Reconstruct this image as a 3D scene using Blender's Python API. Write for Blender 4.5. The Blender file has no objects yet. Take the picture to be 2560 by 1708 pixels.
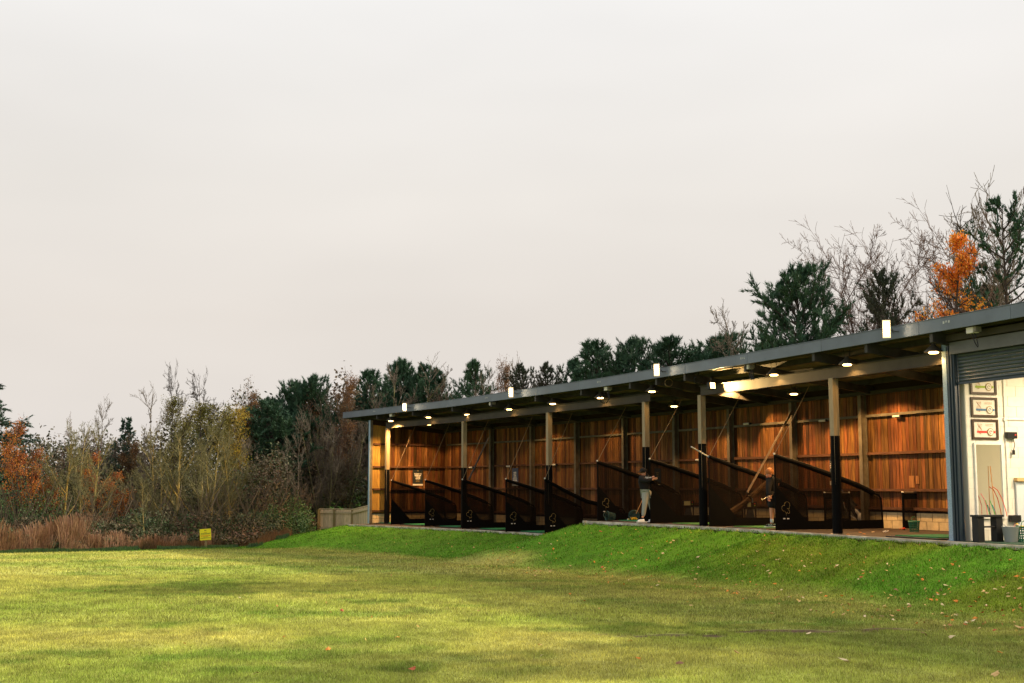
import bpy, math, random
import numpy as np
from mathutils import Vector, Matrix
R = math.radians
rng = np.random.default_rng(7); random.seed(7)
scene = bpy.context.scene
COL = scene.collection

# ------------------------------------------------------------------ camera, sky, sun, exposure
FPX = 3100.0; PITCH = math.atan((1215-854)/FPX)
cam_d = bpy.data.cameras.new('camera'); cam = bpy.data.objects.new('camera', cam_d); COL.objects.link(cam)
cam_d.sensor_width = 36; cam_d.lens = FPX/2560*36; cam_d.clip_end = 2000; cam_d.clip_start = .1
cam.location = (0, 0, 0); cam.rotation_euler = (R(90)+PITCH, 0, 0)
scene.camera = cam
SUN_EL, SUN_AZ = R(29), R(70)          # azimuth clockwise from the view direction (+Y)
sd = Vector((math.sin(SUN_AZ)*math.cos(SUN_EL), math.cos(SUN_AZ)*math.cos(SUN_EL), math.sin(SUN_EL)))
sl = bpy.data.lights.new('sun', 'SUN'); sun = bpy.data.objects.new('sun', sl); COL.objects.link(sun)
sl.energy = 5.0; sl.angle = R(.9); sl.color = (1, .9, .72)
sun.rotation_euler = sd.to_track_quat('Z', 'Y').to_euler(); sun.location = sd*60
scene.view_settings.view_transform = 'Standard'; scene.view_settings.look = 'None'
scene.view_settings.exposure = 0; scene.view_settings.gamma = 1; scene.view_settings.use_curve_mapping = False

W = bpy.data.worlds.new('World'); scene.world = W; W.use_nodes = True
nt = W.node_tree; nt.nodes.clear()
N = nt.nodes.new; LK = nt.links.new
out = N('ShaderNodeOutputWorld'); mixs = N('ShaderNodeMixShader')
sky = N('ShaderNodeTexSky'); sky.sky_type = 'NISHITA'; sky.sun_disc = False
sky.sun_elevation = SUN_EL; sky.sun_rotation = SUN_AZ; sky.dust_density = 4; sky.air_density = 1
b1 = N('ShaderNodeBackground'); b1.inputs[1].default_value = .08; LK(sky.outputs[0], b1.inputs[0])
tc = N('ShaderNodeTexCoord'); sx = N('ShaderNodeSeparateXYZ'); LK(tc.outputs['Generated'], sx.inputs[0])
cr = N('ShaderNodeValToRGB'); LK(sx.outputs[2], cr.inputs[0])
cr.color_ramp.elements[0].position = 0; cr.color_ramp.elements[0].color = (.80, .745, .70, 1)
cr.color_ramp.elements[1].position = 1; cr.color_ramp.elements[1].color = (1.12, 1.14, 1.16, 1)
for pz, c in ((.13, (.79, .73, .67)), (.23, (.845, .80, .745)), (.37, (.91, .89, .865))):
    e = cr.color_ramp.elements.new(pz); e.color = (*c, 1)
mp = N('ShaderNodeMapping'); mp.inputs['Scale'].default_value = (1, 1, 3.2); LK(tc.outputs['Generated'], mp.inputs[0])
nz = N('ShaderNodeTexNoise'); nz.inputs['Scale'].default_value = 2.1; nz.inputs['Detail'].default_value = 3; LK(mp.outputs[0], nz.inputs[0])
mr = N('ShaderNodeMapRange'); mr.inputs[1].default_value = .3; mr.inputs[2].default_value = .7
mr.inputs[3].default_value = .935; mr.inputs[4].default_value = 1.04; LK(nz.outputs[0], mr.inputs[0])
vm = N('ShaderNodeVectorMath'); vm.operation = 'SCALE'; LK(cr.outputs[0], vm.inputs[0]); LK(mr.outputs[0], vm.inputs['Scale'])
b2 = N('ShaderNodeBackground'); b2.inputs[1].default_value = 1.055; LK(vm.outputs[0], b2.inputs[0])
mixs.inputs[0].default_value = .94; LK(b1.outputs[0], mixs.inputs[1]); LK(b2.outputs[0], mixs.inputs[2]); LK(mixs.outputs[0], out.inputs[0])
scene.cycles.max_bounces = 6; scene.cycles.transparent_max_bounces = 24; scene.cycles.sample_clamp_indirect = 4
scene.cycles.use_denoising = True

# ------------------------------------------------------------------ measuring helpers (survey of the place)
cp, sp = math.cos(PITCH), math.sin(PITCH)
def ray(x, y):
    cx = (x-1280)/FPX; cz = -(y-854)/FPX
    return Vector((cx, cp-cz*sp, sp+cz*cp))
def G(x, y, z): r = ray(x, y); return r*(z/r.z)
def P(x, y, D): r = ray(x, y); return r*(D/r.y)
def colx(p): return 1280+FPX*p[0]/(p[1]*cp+p[2]*sp)

# ------------------------------------------------------------------ materials
def mat(name, c=(.5, .5, .5), rough=.7, metal=0, spec=.3, var=0, nscale=6, c2=None, stretch=(1, 1, 1), bump=0, bscale=40,
        objrand=0, island=0, transl=0, emit=None, alpha=None, hue=0, attr=None, detail=4, contrast=(.35, .65)):
    m = bpy.data.materials.new(name); m.use_nodes = True; t = m.node_tree; n = t.nodes.new; l = t.links.new
    bs = t.nodes['Principled BSDF']; o = t.nodes['Material Output']
    bs.inputs['Roughness'].default_value = rough; bs.inputs['Metallic'].default_value = metal
    bs.inputs['Specular IOR Level'].default_value = spec; bs.inputs['Base Color'].default_value = (*c, 1)
    col = None
    def rgb(cc):
        q = n('ShaderNodeRGB'); q.outputs[0].default_value = (*cc, 1); return q.outputs[0]
    if attr:
        a = n('ShaderNodeAttribute'); a.attribute_name = attr; col = a.outputs['Color']
    if c2 is not None or var:
        tcn = n('ShaderNodeTexCoord'); mpn = n('ShaderNodeMapping'); mpn.inputs['Scale'].default_value = stretch
        if objrand:
            oi = n('ShaderNodeObjectInfo'); va = n('ShaderNodeVectorMath'); va.operation = 'SCALE'; va.inputs[0].default_value = (37, 53, 71)
            l(oi.outputs['Random'], va.inputs['Scale']); l(va.outputs[0], mpn.inputs['Location'])
            ge = n('ShaderNodeNewGeometry'); l(ge.outputs['Position'], mpn.inputs[0])
        else: l(tcn.outputs['Object'], mpn.inputs[0])
        nn = n('ShaderNodeTexNoise'); nn.inputs['Scale'].default_value = nscale; nn.inputs['Detail'].default_value = detail; l(mpn.outputs[0], nn.inputs[0])
        rr = n('ShaderNodeMapRange'); rr.inputs[1].default_value = contrast[0]; rr.inputs[2].default_value = contrast[1]; l(nn.outputs[0], rr.inputs[0])
        if c2 is not None:
            mx = n('ShaderNodeMix'); mx.data_type = 'RGBA'; l(rr.outputs[0], mx.inputs[0]); l(col or rgb(c), mx.inputs[6]); l(rgb(c2), mx.inputs[7]); col = mx.outputs[2]
        if var:
            r2 = n('ShaderNodeMapRange'); r2.inputs[3].default_value = 1-var; r2.inputs[4].default_value = 1+var; l(rr.outputs[0], r2.inputs[0])
            v2 = n('ShaderNodeVectorMath'); v2.operation = 'SCALE'; l(col or rgb(c), v2.inputs[0]); l(r2.outputs[0], v2.inputs['Scale']); col = v2.outputs[0]
    for amt, which in ((objrand, 0), (island, 1)):
        if amt:
            if which == 0: src = n('ShaderNodeObjectInfo').outputs['Random']
            else: src = n('ShaderNodeNewGeometry').outputs['Random Per Island']
            r2 = n('ShaderNodeMapRange'); r2.inputs[3].default_value = 1-amt; r2.inputs[4].default_value = 1+amt; l(src, r2.inputs[0])
            hs = n('ShaderNodeHueSaturation'); l(r2.outputs[0], hs.inputs['Value']); l(col or rgb(c), hs.inputs['Color'])
            if hue:
                r3 = n('ShaderNodeMapRange'); r3.inputs[3].default_value = .5-hue; r3.inputs[4].default_value = .5+hue
                mm = n('ShaderNodeMath'); mm.operation = 'MULTIPLY'; mm.inputs[1].default_value = 7.31; l(src, mm.inputs[0])
                fr = n('ShaderNodeMath'); fr.operation = 'FRACT'; l(mm.outputs[0], fr.inputs[0]); l(fr.outputs[0], r3.inputs[0]); l(r3.outputs[0], hs.inputs['Hue'])
            col = hs.outputs[0]
    if col: l(col, bs.inputs['Base Color'])
    if bump:
        bt = n('ShaderNodeTexNoise'); bt.inputs['Scale'].default_value = bscale; bt.inputs['Detail'].default_value = 3
        bm = n('ShaderNodeBump'); bm.inputs['Strength'].default_value = bump; bm.inputs['Distance'].default_value = .02
        tq = n('ShaderNodeTexCoord'); l(tq.outputs['Object'], bt.inputs[0]); l(bt.outputs[0], bm.inputs['Height']); l(bm.outputs[0], bs.inputs['Normal'])
    if emit:
        bs.inputs['Emission Color'].default_value = (*emit[0], 1); bs.inputs['Emission Strength'].default_value = emit[1]
    last = bs.outputs[0]
    if transl:
        tr = n('ShaderNodeBsdfTranslucent'); ms = n('ShaderNodeMixShader'); ms.inputs[0].default_value = transl
        if col: l(col, tr.inputs[0])
        else: tr.inputs[0].default_value = (*c, 1)
        l(last, ms.inputs[1]); l(tr.outputs[0], ms.inputs[2]); last = ms.outputs[0]; l(last, o.inputs[0])
    if alpha is not None:
        tp = n('ShaderNodeBsdfTransparent'); ms = n('ShaderNodeMixShader'); ms.inputs[0].default_value = alpha
        l(tp.outputs[0], ms.inputs[1]); l(last, ms.inputs[2]); l(ms.outputs[0], o.inputs[0])
    return m
M = {}
M['fascia'] = mat('painted_steel_fascia', (.10, .128, .165), .36, spec=.5, var=.12, nscale=1.5, bump=.05, bscale=8, objrand=.06)
M['fascia_end'] = M['fascia']
M['scrape'] = mat('scraped_paint', (.5, .52, .52), .6, c2=(.2, .22, .24), nscale=20)
M['sheet'] = mat('roof_sheet', (.22, .19, .13), .6, c2=(.14, .12, .085), nscale=2)
M['steel_dark'] = mat('dark_steel', (.035, .034, .032), .6, var=.3, nscale=4)
M['beam'] = mat('painted_beam', (.042, .037, .027), .6, var=.2, nscale=2)
M['post'] = mat('cream_post', (.27, .215, .135), .5, var=.15, nscale=5, stretch=(6, 6, .6))
M['back_col'] = mat('olive_column', (.11, .095, .07), .6, var=.25, nscale=4)
M['galv'] = mat('galvanised_steel', (.33, .46, .58), .5, spec=.4, c2=(.22, .31, .40), nscale=45, detail=2)
M['pad'] = mat('black_padding', (.003, .003, .0035), .8, spec=.08, bump=.3, bscale=6)
M['black'] = mat('black_vinyl', (.004, .004, .004), .8, spec=.06, bump=.25, bscale=3)
M['net'] = mat('black_net', (.008, .006, .005), .8, spec=.03, alpha=.83)
M['plank'] = mat('cedar_plank', (.20, .080, .022), .65, spec=.2, c2=(.052, .021, .008), nscale=2.6, stretch=(13, 13, .8), objrand=.6, hue=.016, contrast=(.32, .68))
M['plank_pale'] = mat('pale_cedar_plank', (.32, .145, .05), .6, spec=.2, c2=(.14, .06, .02), nscale=3, stretch=(9, 9, .9), objrand=.2)
M['rail'] = mat('timber_rail', (.11, .045, .02), .7, c2=(.06, .025, .013), nscale=6, stretch=(1, 1, 5))
M['wallback'] = mat('dark_sheathing', (.03, .016, .01), .9)
M['block'] = mat('cream_block', (.55, .43, .24), .85, var=.1, nscale=9, objrand=.07, bump=.2)
M['mortar'] = mat('mortar', (.26, .2, .12), .9)
M['white_block'] = mat('white_painted_block', (.80, .77, .70), .7, var=.04, nscale=5, objrand=.02)
M['white_mortar'] = mat('painted_joint', (.70, .67, .60), .8)
M['whitepaint'] = mat('white_paint', (.78, .77, .74), .5, var=.05, nscale=9)
M['floor'] = mat('rubber_floor', (.030, .020, .016), .8, c2=(.05, .034, .024), nscale=3, bump=.2)
M['tanmat'] = mat('worn_rubber_mat', (.17, .12, .08), .8, c2=(.09, .06, .04), nscale=5)
M['line'] = mat('white_edge_line', (.62, .58, .50), .7, c2=(.35, .31, .25), nscale=3)
M['kerb'] = mat('grey_concrete', (.26, .24, .21), .85, c2=(.15, .14, .12), nscale=5, bump=.3)
M['turf'] = mat('green_turf', (.012, .17, .06), .85, var=.25, nscale=9, bump=.4, bscale=120)
M['turf_lime'] = mat('lime_turf', (.05, .17, .03), .85, var=.25, nscale=9)
M['carpet'] = mat('dark_green_carpet', (.03, .07, .045), .9, var=.2)
M['shutter'] = mat('shutter_slate', (.055, .075, .092), .35, spec=.5, var=.1)
M['guide'] = mat('door_guide', (.02, .036, .056), .4, spec=.5)
M['header'] = mat('door_header', (.10, .105, .115), .45, spec=.45, var=.08)
M['fencewood'] = mat('fence_board', (.74, .56, .37), .8, c2=(.54, .43, .24), nscale=4, stretch=(6, 6, 1), objrand=.18)
M['fencepost'] = mat('fence_post', (.30, .20, .10), .85, c2=(.24, .2, .08), nscale=7)
M['yellow'] = mat('yellow_sign', (.90, .76, .02), .5, var=.03)
M['ink'] = mat('ink', (.10, .09, .03), .6); M['redink'] = mat('red_ink', (.75, .18, .02), .6)
M['gold'] = mat('gold_print', (.30, .21, .075), .6); M['whiteink'] = mat('white_print', (.75, .72, .66), .6)
M['poster_dark'] = mat('dark_poster', (.022, .03, .034), .4, spec=.5); M['poster_blue'] = mat('blue_poster', (.03, .06, .13), .4, spec=.5)
M['paper'] = mat('paper', (.72, .68, .6), .6); M['greypaper'] = mat('grey_print', (.16, .15, .13), .6)
M['rope'] = mat('rope', (.20, .14, .08), .8); M['cable'] = mat('black_cable', (.012, .012, .013), .5)
M['whiteplastic'] = mat('white_plastic', (.62, .60, .55), .5)
M['lampmetal'] = mat('lamp_shade_metal', (.05, .045, .04), .5)
M['bulb'] = mat('warm_bulb', (1, .7, .3), emit=((1, .60, .20), 14))
M['flood'] = mat('flood_lens', (1, .9, .7), emit=((1, .86, .62), 26))
M['floodrim'] = mat('flood_glow_rim', (1, .8, .5), .5, emit=((1, .68, .36), 1.15))  # emission put on the rim to imitate a warm glow round the lens
M['workflood'] = mat('warm_flood_lens', (1, .8, .4), emit=((1, .62, .22), 10))
M['skin'] = mat('skin', (.62, .30, .19), .6, spec=.3); M['hoodie'] = mat('black_hoodie', (.010, .010, .011), .9, bump=.3, bscale=12)
M['sweat'] = mat('grey_jogging_fabric', (.30, .31, .29), .9, bump=.5, bscale=10); M['shoe_white'] = mat('white_shoe', (.72, .76, .8), .6)
M['shoe_dark'] = mat('dark_trainer', (.03, .045, .05), .6); M['sock'] = mat('white_sock', (.6, .64, .7), .8)
M['ginger'] = mat('ginger_hair', (.36, .14, .045), .7, var=.3, nscale=60); M['shorts'] = mat('black_shorts', (.008, .008, .009), .9)
M['blue'] = mat('pale_blue_stripe', (.45, .65, .72), .6)
M['basket'] = mat('green_wire', (.01, .12, .07), .5); M['basket_dark'] = mat('dark_green_wire', (.015, .05, .04), .5)
M['ball'] = mat('yellow_ball', (.85, .50, .03), .4, objrand=.1); M['ballw'] = mat('white_ball', (.75, .75, .72), .4)
M['bucket'] = mat('grey_rubber_bucket', (.34, .36, .37), .6); M['benchmat'] = mat('black_bench', (.015, .016, .018), .5)
M['frame'] = mat('dark_wood_frame', (.06, .038, .025), .45); M['mirror'] = mat('mirror_glass', (.86, .86, .82), .03, metal=1)
M['boxmetal'] = mat('dispenser_black', (.015, .016, .018), .45); M['slate'] = mat('slate_stand', (.07, .085, .10), .5)
M['screen'] = mat('dispenser_screen', (.4, .3, .1), .4, emit=((1, .65, .2), .35))
M['bagwhite'] = mat('bag_white_nylon', (.55, .54, .56), .6, var=.1); M['bagblack'] = mat('bag_black_nylon', (.014, .014, .016), .6)
M['bagtan'] = mat('bag_tan', (.2, .13, .07), .7); M['chrome'] = mat('club_steel', (.5, .5, .5), .25, metal=1)
M['tanroll'] = mat('tan_canvas', (.22, .12, .05), .7, c2=(.10, .055, .03), nscale=8); M['pole'] = mat('galv_pole', (.09, .065, .045), .5)
M['wood_pale'] = mat('pale_board', (.62, .43, .2), .7)
M['s_red'] = mat('red_stick', (.75, .08, .03), .5); M['s_pink'] = mat('pink_stick', (.8, .22, .22), .5); M['s_green'] = mat('green_stick', (.05, .5, .1), .5)
M['s_blue'] = mat('blue_stick', (.03, .15, .45), .5); M['s_orange'] = mat('orange_cane', (.6, .25, .06), .5)
M['greenband'] = mat('green_band_print', (.3, .42, .05), .6); M['blueband'] = mat('blue_band_print', (.06, .16, .3), .6); M['redband'] = mat('red_band_print', (.62, .05, .04), .6)
M['bark_grey'] = mat('bark_grey', (.21, .165, .12), .9, c2=(.12, .09, .068), nscale=3)
M['bark_lichen'] = mat('bark_lichen', (.56, .34, .07), .9, c2=(.30, .27, .13), nscale=1.2, objrand=.15)
M['bark_dark'] = mat('bark_dark', (.07, .052, .04), .9, c2=(.04, .03, .025), nscale=2)
M['bark_red'] = mat('bark_red', (.21, .125, .09), .9, c2=(.12, .075, .06), nscale=2)
M['bark_green'] = mat('bark_green', (.27, .235, .095), .9, c2=(.155, .135, .07), nscale=2)
M['pine'] = mat('pine_needles', (.030, .080, .045), .7, c2=(.055, .115, .055), nscale=.9, island=.35, objrand=.12)
M['spruce'] = mat('spruce_needles', (.035, .080, .055), .7, c2=(.05, .10, .06), nscale=.9, island=.3)
M['pine_dim'] = mat('dark_pine_needles', (.045, .065, .04), .75, c2=(.085, .068, .045), nscale=.8, island=.3)
M['leaf_orange'] = mat('orange_leaves', (.66, .24, .04), .6, c2=(.34, .11, .035), nscale=.55, island=.35, hue=.022, transl=.35, contrast=(.45, .6))
M['leaf_amber'] = mat('amber_leaves', (.95, .46, .04), .6, c2=(.80, .25, .03), nscale=.30, island=.35, hue=.02, transl=.35, contrast=(.42, .58))
M['leaf_brown'] = mat('russet_leaves', (.30, .14, .055), .7, c2=(.15, .095, .04), nscale=.8, island=.35, transl=.25)
M['leaf_olive'] = mat('olive_leaves', (.26, .20, .04), .7, c2=(.13, .145, .035), nscale=.6, island=.35, hue=.015, transl=.25)
M['leaf_yellow'] = mat('yellow_green_leaves', (.60, .38, .04), .7, c2=(.24, .23, .05), nscale=.6, island=.3, hue=.02, transl=.3)
M['leaf_green'] = mat('shrub_green_leaves', (.10, .165, .045), .6, c2=(.05, .10, .04), nscale=.9, island=.35, transl=.15)
M['bramble'] = mat('bramble_leaves', (.07, .095, .04), .7, c2=(.19, .12, .07), nscale=.7, island=.4, hue=.02, contrast=(.42, .62))
M['farwood'] = mat('far_wood_leaves', (.05, .065, .035), .8, c2=(.13, .09, .055), nscale=.22, island=.4, contrast=(.4, .6))
M['drygrass'] = mat('dry_pink_grass', (.56, .33, .20), .8, c2=(.26, .135, .065), nscale=1.3, island=.5, hue=.012, transl=.3)
M['twig'] = mat('twigs', (.13, .095, .065), .9, island=.3)
M['litter'] = mat('leaf_litter', (.16, .07, .05), .9, c2=(.06, .045, .03), nscale=5)
M['grassblade'] = mat('grass_blades', rough=.7, spec=.15, attr='tint', transl=.2)
LEAFM = [mat('fallen_leaf_'+n, c, .7, var=.25, nscale=30, spec=.2) for n, c in (('orange', (.70, .24, .04)), ('tan', (.62, .40, .17)), ('red', (.48, .12, .05)), ('pale', (.72, .56, .33)), ('brown', (.26, .13, .07)))]

# ------------------------------------------------------------------ object helpers
def setp(o, label=None, cat=None, group=None, kind=None):
    if label: o['label'] = label
    if cat: o['category'] = cat
    if group: o['group'] = group
    if kind: o['kind'] = kind
    return o
def link(name, me, parent=None, m=None, **k):
    o = bpy.data.objects.new(name, me); COL.objects.link(o)
    if m is not None and me is not None and not me.materials:
        for q in (m if isinstance(m, (list, tuple)) else [m]): me.materials.append(q)
    if parent:
        o.parent = parent; o.matrix_parent_inverse = parent.matrix_world.inverted() if False else Matrix.Translation(-parent.location) if parent.rotation_euler.to_matrix().is_identity and False else Matrix.Identity(4)
        if parent.type == 'EMPTY': o.location = -Vector(parent.location)      # part meshes are written in world space
    return setp(o, **k)
def thing(name, loc, label, cat, group=None, **k):
    o = bpy.data.objects.new(name, None); COL.objects.link(o); o.location = loc; o.empty_display_size = .2
    return setp(o, label, cat, group, **k)
def npmesh(name, V, F, smooth=False):
    V = np.ascontiguousarray(V, dtype=np.float32); F = np.ascontiguousarray(F, dtype=np.int32)
    me = bpy.data.meshes.new(name); me.vertices.add(len(V)); me.vertices.foreach_set('co', V.ravel())
    n, k = F.shape; me.loops.add(n*k); me.loops.foreach_set('vertex_index', F.ravel())
    me.polygons.add(n); me.polygons.foreach_set('loop_start', np.arange(0, n*k, k, dtype=np.int32))
    if smooth: me.polygons.foreach_set('use_smooth', np.ones(n, bool))
    me.update(calc_edges=True); return me
class MB:
    def __init__(s): s.v = []; s.f = []; s.mi = []; s.cur = 0
    def quadmesh(s, vs, fs):
        b = len(s.v); s.v += [tuple(v) for v in vs]; s.f += [tuple(i+b for i in f) for f in fs]; s.mi += [s.cur]*len(fs); return s
    def hex(s, c):   # 8 corners: bottom 4 (ccw), top 4
        return s.quadmesh(c, [(0, 3, 2, 1), (4, 5, 6, 7), (0, 1, 5, 4), (1, 2, 6, 5), (2, 3, 7, 6), (3, 0, 4, 7)])
    def box(s, a, b):
        x0, y0, z0 = a; x1, y1, z1 = b
        return s.hex([(x0, y0, z0), (x1, y0, z0), (x1, y1, z0), (x0, y1, z0), (x0, y0, z1), (x1, y0, z1), (x1, y1, z1), (x0, y1, z1)])
    def obox(s, c, ax, ay, az, hx, hy, hz):
        c = Vector(c); ax = Vector(ax).normalized()*hx; ay = Vector(ay).normalized()*hy; az = Vector(az).normalized()*hz
        return s.hex([c-ax-ay-az, c+ax-ay-az, c+ax+ay-az, c-ax+ay-az, c-ax-ay+az, c+ax-ay+az, c+ax+ay+az, c-ax+ay+az])
    def tube(s, pts, r, k=8, cap=True, sq=None):
        pts = [Vector(p) for p in pts]; n = len(pts); rr = r if isinstance(r, (list, tuple)) else [r]*n
        vs = []; ref = None
        for i, p in enumerate(pts):
            d = (pts[min(i+1, n-1)]-pts[max(i-1, 0)]).normalized()
            if ref is None: ref = Vector((0, 0, 1)) if abs(d.z) < .9 else Vector((1, 0, 0))
            a = d.cross(ref).normalized(); b = d.cross(a).normalized(); ref = -b if False else ref
            for j in range(k):
                t = 2*math.pi*j/k; vs.append(p+a*math.cos(t)*rr[i]+b*math.sin(t)*rr[i]*(sq or 1))
        fs = [(i*k+j, i*k+(j+1) % k, (i+1)*k+(j+1) % k, (i+1)*k+j) for i in range(n-1) for j in range(k)]
        if cap: fs += [tuple(range(k-1, -1, -1)), tuple((n-1)*k+j for j in range(k))]
        return s.quadmesh(vs, fs)
    def lathe(s, c, prof, k=14, axis=(0, 0, 1)):
        c = Vector(c); ax = Vector(axis).normalized(); a = ax.orthogonal().normalized(); b = ax.cross(a)
        vs = [c+ax*h+(a*math.cos(2*math.pi*j/k)+b*math.sin(2*math.pi*j/k))*r for r, h in prof for j in range(k)]
        fs = [(i*k+j, i*k+(j+1) % k, (i+1)*k+(j+1) % k, (i+1)*k+j) for i in range(len(prof)-1) for j in range(k)]
        return s.quadmesh(vs, fs)
    def ball(s, c, r, k=10, sc=(1, 1, 1)):
        n = max(4, k//2+1); vs = []; fs = []; c = Vector(c)
        for i in range(n+1):
            t = math.pi*i/n
            for j in range(k):
                u = 2*math.pi*j/k; vs.append(c+Vector((math.sin(t)*math.cos(u)*r*sc[0], math.sin(t)*math.sin(u)*r*sc[1], math.cos(t)*r*sc[2])))
        fs = [(i*k+j, (i+1)*k+j, (i+1)*k+(j+1) % k, i*k+(j+1) % k) for i in range(n) for j in range(k)]
        return s.quadmesh(vs, fs)
    def build(s, name, m, parent=None, smooth=False, bevel=0, **k):
        me = bpy.data.meshes.new(name); me.from_pydata([tuple(v) for v in s.v], [], s.f)
        if smooth: me.polygons.foreach_set('use_smooth', [True]*len(s.f))
        if isinstance(m, (list, tuple)): 
            for q in m: me.materials.append(q)
            me.polygons.foreach_set('material_index', s.mi)
        me.update(); o = link(name, me, parent, m, **k)
        if bevel:
            b = o.modifiers.new('bevel', 'BEVEL'); b.width = bevel; b.segments = 2; b.limit_method = 'ANGLE'
        return o
def textmesh(name, body, size, origin, xdir, zdir, m, parent, off=.004, align='CENTER', bold=0):
    cu = bpy.data.curves.new('lettering', 'FONT'); cu.body = body; cu.size = size; cu.align_x = align; cu.align_y = 'CENTER'; cu.extrude = 0.001; cu.offset = bold; cu.space_line = .8; cu.resolution_u = 2
    t = bpy.data.objects.new('tmp', cu); COL.objects.link(t); dg = bpy.context.evaluated_depsgraph_get()
    me = bpy.data.meshes.new_from_object(t.evaluated_get(dg)); bpy.data.objects.remove(t); bpy.data.curves.remove(cu)
    x = Vector(xdir).normalized(); z = Vector(zdir).normalized(); nn = x.cross(z)
    mt = Matrix((x, z, nn)).transposed().to_4x4(); mt.translation = Vector(origin)+nn*off
    me.transform(mt); me.materials.clear(); me.name = name
    return link(name, me, parent, m)

# ------------------------------------------------------------------ terrain
EDGE = np.array([(-7.3, 55.6), (-1.2, 48.3), (1.55, 43.8), (2.42, 40.6), (4.6, 36.8), (6.41, 32.7), (7.42, 29.6), (9.73, 23.85), (12.97, 15.5), (14.5, 11.0)])
ZT = np.array([-1.74, -1.74, -1.74, -1.22, -1.19, -1.19, -1.19, -1.19, -1.19, -1.19])
def edge_dist(X, Y):
    best = np.full(X.shape, 1e9); zt = np.zeros(X.shape); side = np.zeros(X.shape)
    for i in range(len(EDGE)-1):
        a = EDGE[i]; b = EDGE[i+1]; d = b-a; L2 = d@d
        t = ((X-a[0])*d[0]+(Y-a[1])*d[1])/L2; tc_ = np.clip(t, 0, 1)
        dist = np.hypot(X-a[0]-tc_*d[0], Y-a[1]-tc_*d[1]); m_ = dist < best
        cr_ = d[0]*(Y-a[1])-d[1]*(X-a[0])        # >0: building side
        inside = cr_ > 0
        if i == 0: inside = inside & (t > 0)
        w = tc_*tc_*(3-2*tc_)
        best = np.where(m_, dist, best); zt = np.where(m_, ZT[i]*(1-w)+ZT[i+1]*w, zt); side = np.where(m_, inside, side)
    return best, zt, side > .5
def vnoise(x, y, s, seed=0):
    x = x/s+seed*17.3; y = y/s+seed*9.1; xi = np.floor(x).astype(int); yi = np.floor(y).astype(int); fx = x-xi; fy = y-yi
    fx = fx*fx*(3-2*fx); fy = fy*fy*(3-2*fy)
    def h(a, b):
        n = (a*374761393+b*668265263) & 0x7fffffff; n = ((n ^ (n >> 13))*1274126177) & 0x7fffffff; return (n & 0xffff)/65535.
    return (h(xi, yi)*(1-fx)+h(xi+1, yi)*fx)*(1-fy)+(h(xi, yi+1)*(1-fx)+h(xi+1, yi+1)*fx)*fy
def terrain(X, Y):
    X = np.asarray(X, float); Y = np.asarray(Y, float)
    base = -1.75-.0155*np.minimum(Y, 70)+.05*(vnoise(X, Y, 5, 1)-.5)+.02*(vnoise(X, Y, 1.2, 2)-.5)
    d, zt, ins = edge_dist(X, Y)
    sl_ = np.interp(Y, [30, 55], [.30, .185])
    bank = zt-sl_*np.maximum(d-.15, 0)-.03*np.minimum(d, 1)+.05*(vnoise(X, Y, 1.6, 5)-.5)*np.clip(d, 0, 1)
    k = .18; h_ = np.clip(.5+.5*(bank-base)/k, 0, 1); z = base*(1-h_)+bank*h_+k*h_*(1-h_)
    under = np.where(d < 9, zt-.45, -2.1)
    return np.where(ins, under, z)
def T(x, y): return float(terrain(np.array([x]), np.array([y]))[0])
xs = np.concatenate([np.array([-600, -300, -150, -90, -60, -45]), np.arange(-36, 20, .25), np.array([21, 25, 35, 60, 120, 300, 600])])
ys = np.concatenate([np.array([-60, -20, 0, 5]), np.arange(8, 64, .25), np.array([65, 68, 74, 85, 110, 160, 300, 700])])
GX, GY = np.meshgrid(xs, ys); GZ = terrain(GX, GY)
nx, ny = len(xs), len(ys)
idx = np.arange(nx*ny).reshape(ny, nx)
F = np.stack([idx[:-1, :-1].ravel(), idx[:-1, 1:].ravel(), idx[1:, 1:].ravel(), idx[1:, :-1].ravel()], 1)
tme = npmesh('lawn', np.stack([GX.ravel(), GY.ravel(), GZ.ravel()], 1), F, True)
SCARS = [(4.05, 17.9, 1.1, .42), (5.3, 18.1, .6, .25), (2.2, 17.1, .85, .34)]
def scar_at(X, Y):
    m = np.zeros(np.shape(X))
    for x, y, w, h in SCARS:
        q = 1-np.sqrt(((X-x)/w)**2+((Y-y)/h)**2)+1.5*(vnoise(X, Y, .16, 31)-.5)+.5*(vnoise(X, Y, .05, 32)-.5); m = np.maximum(m, np.clip(q*3, 0, 1))
    return m
def edgeY(X): return np.interp(X, [-24, -19.3, -13.1, -11, -8.5, -7], [44, 46.8, 52.2, 53.6, 57.5, 61])
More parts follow.
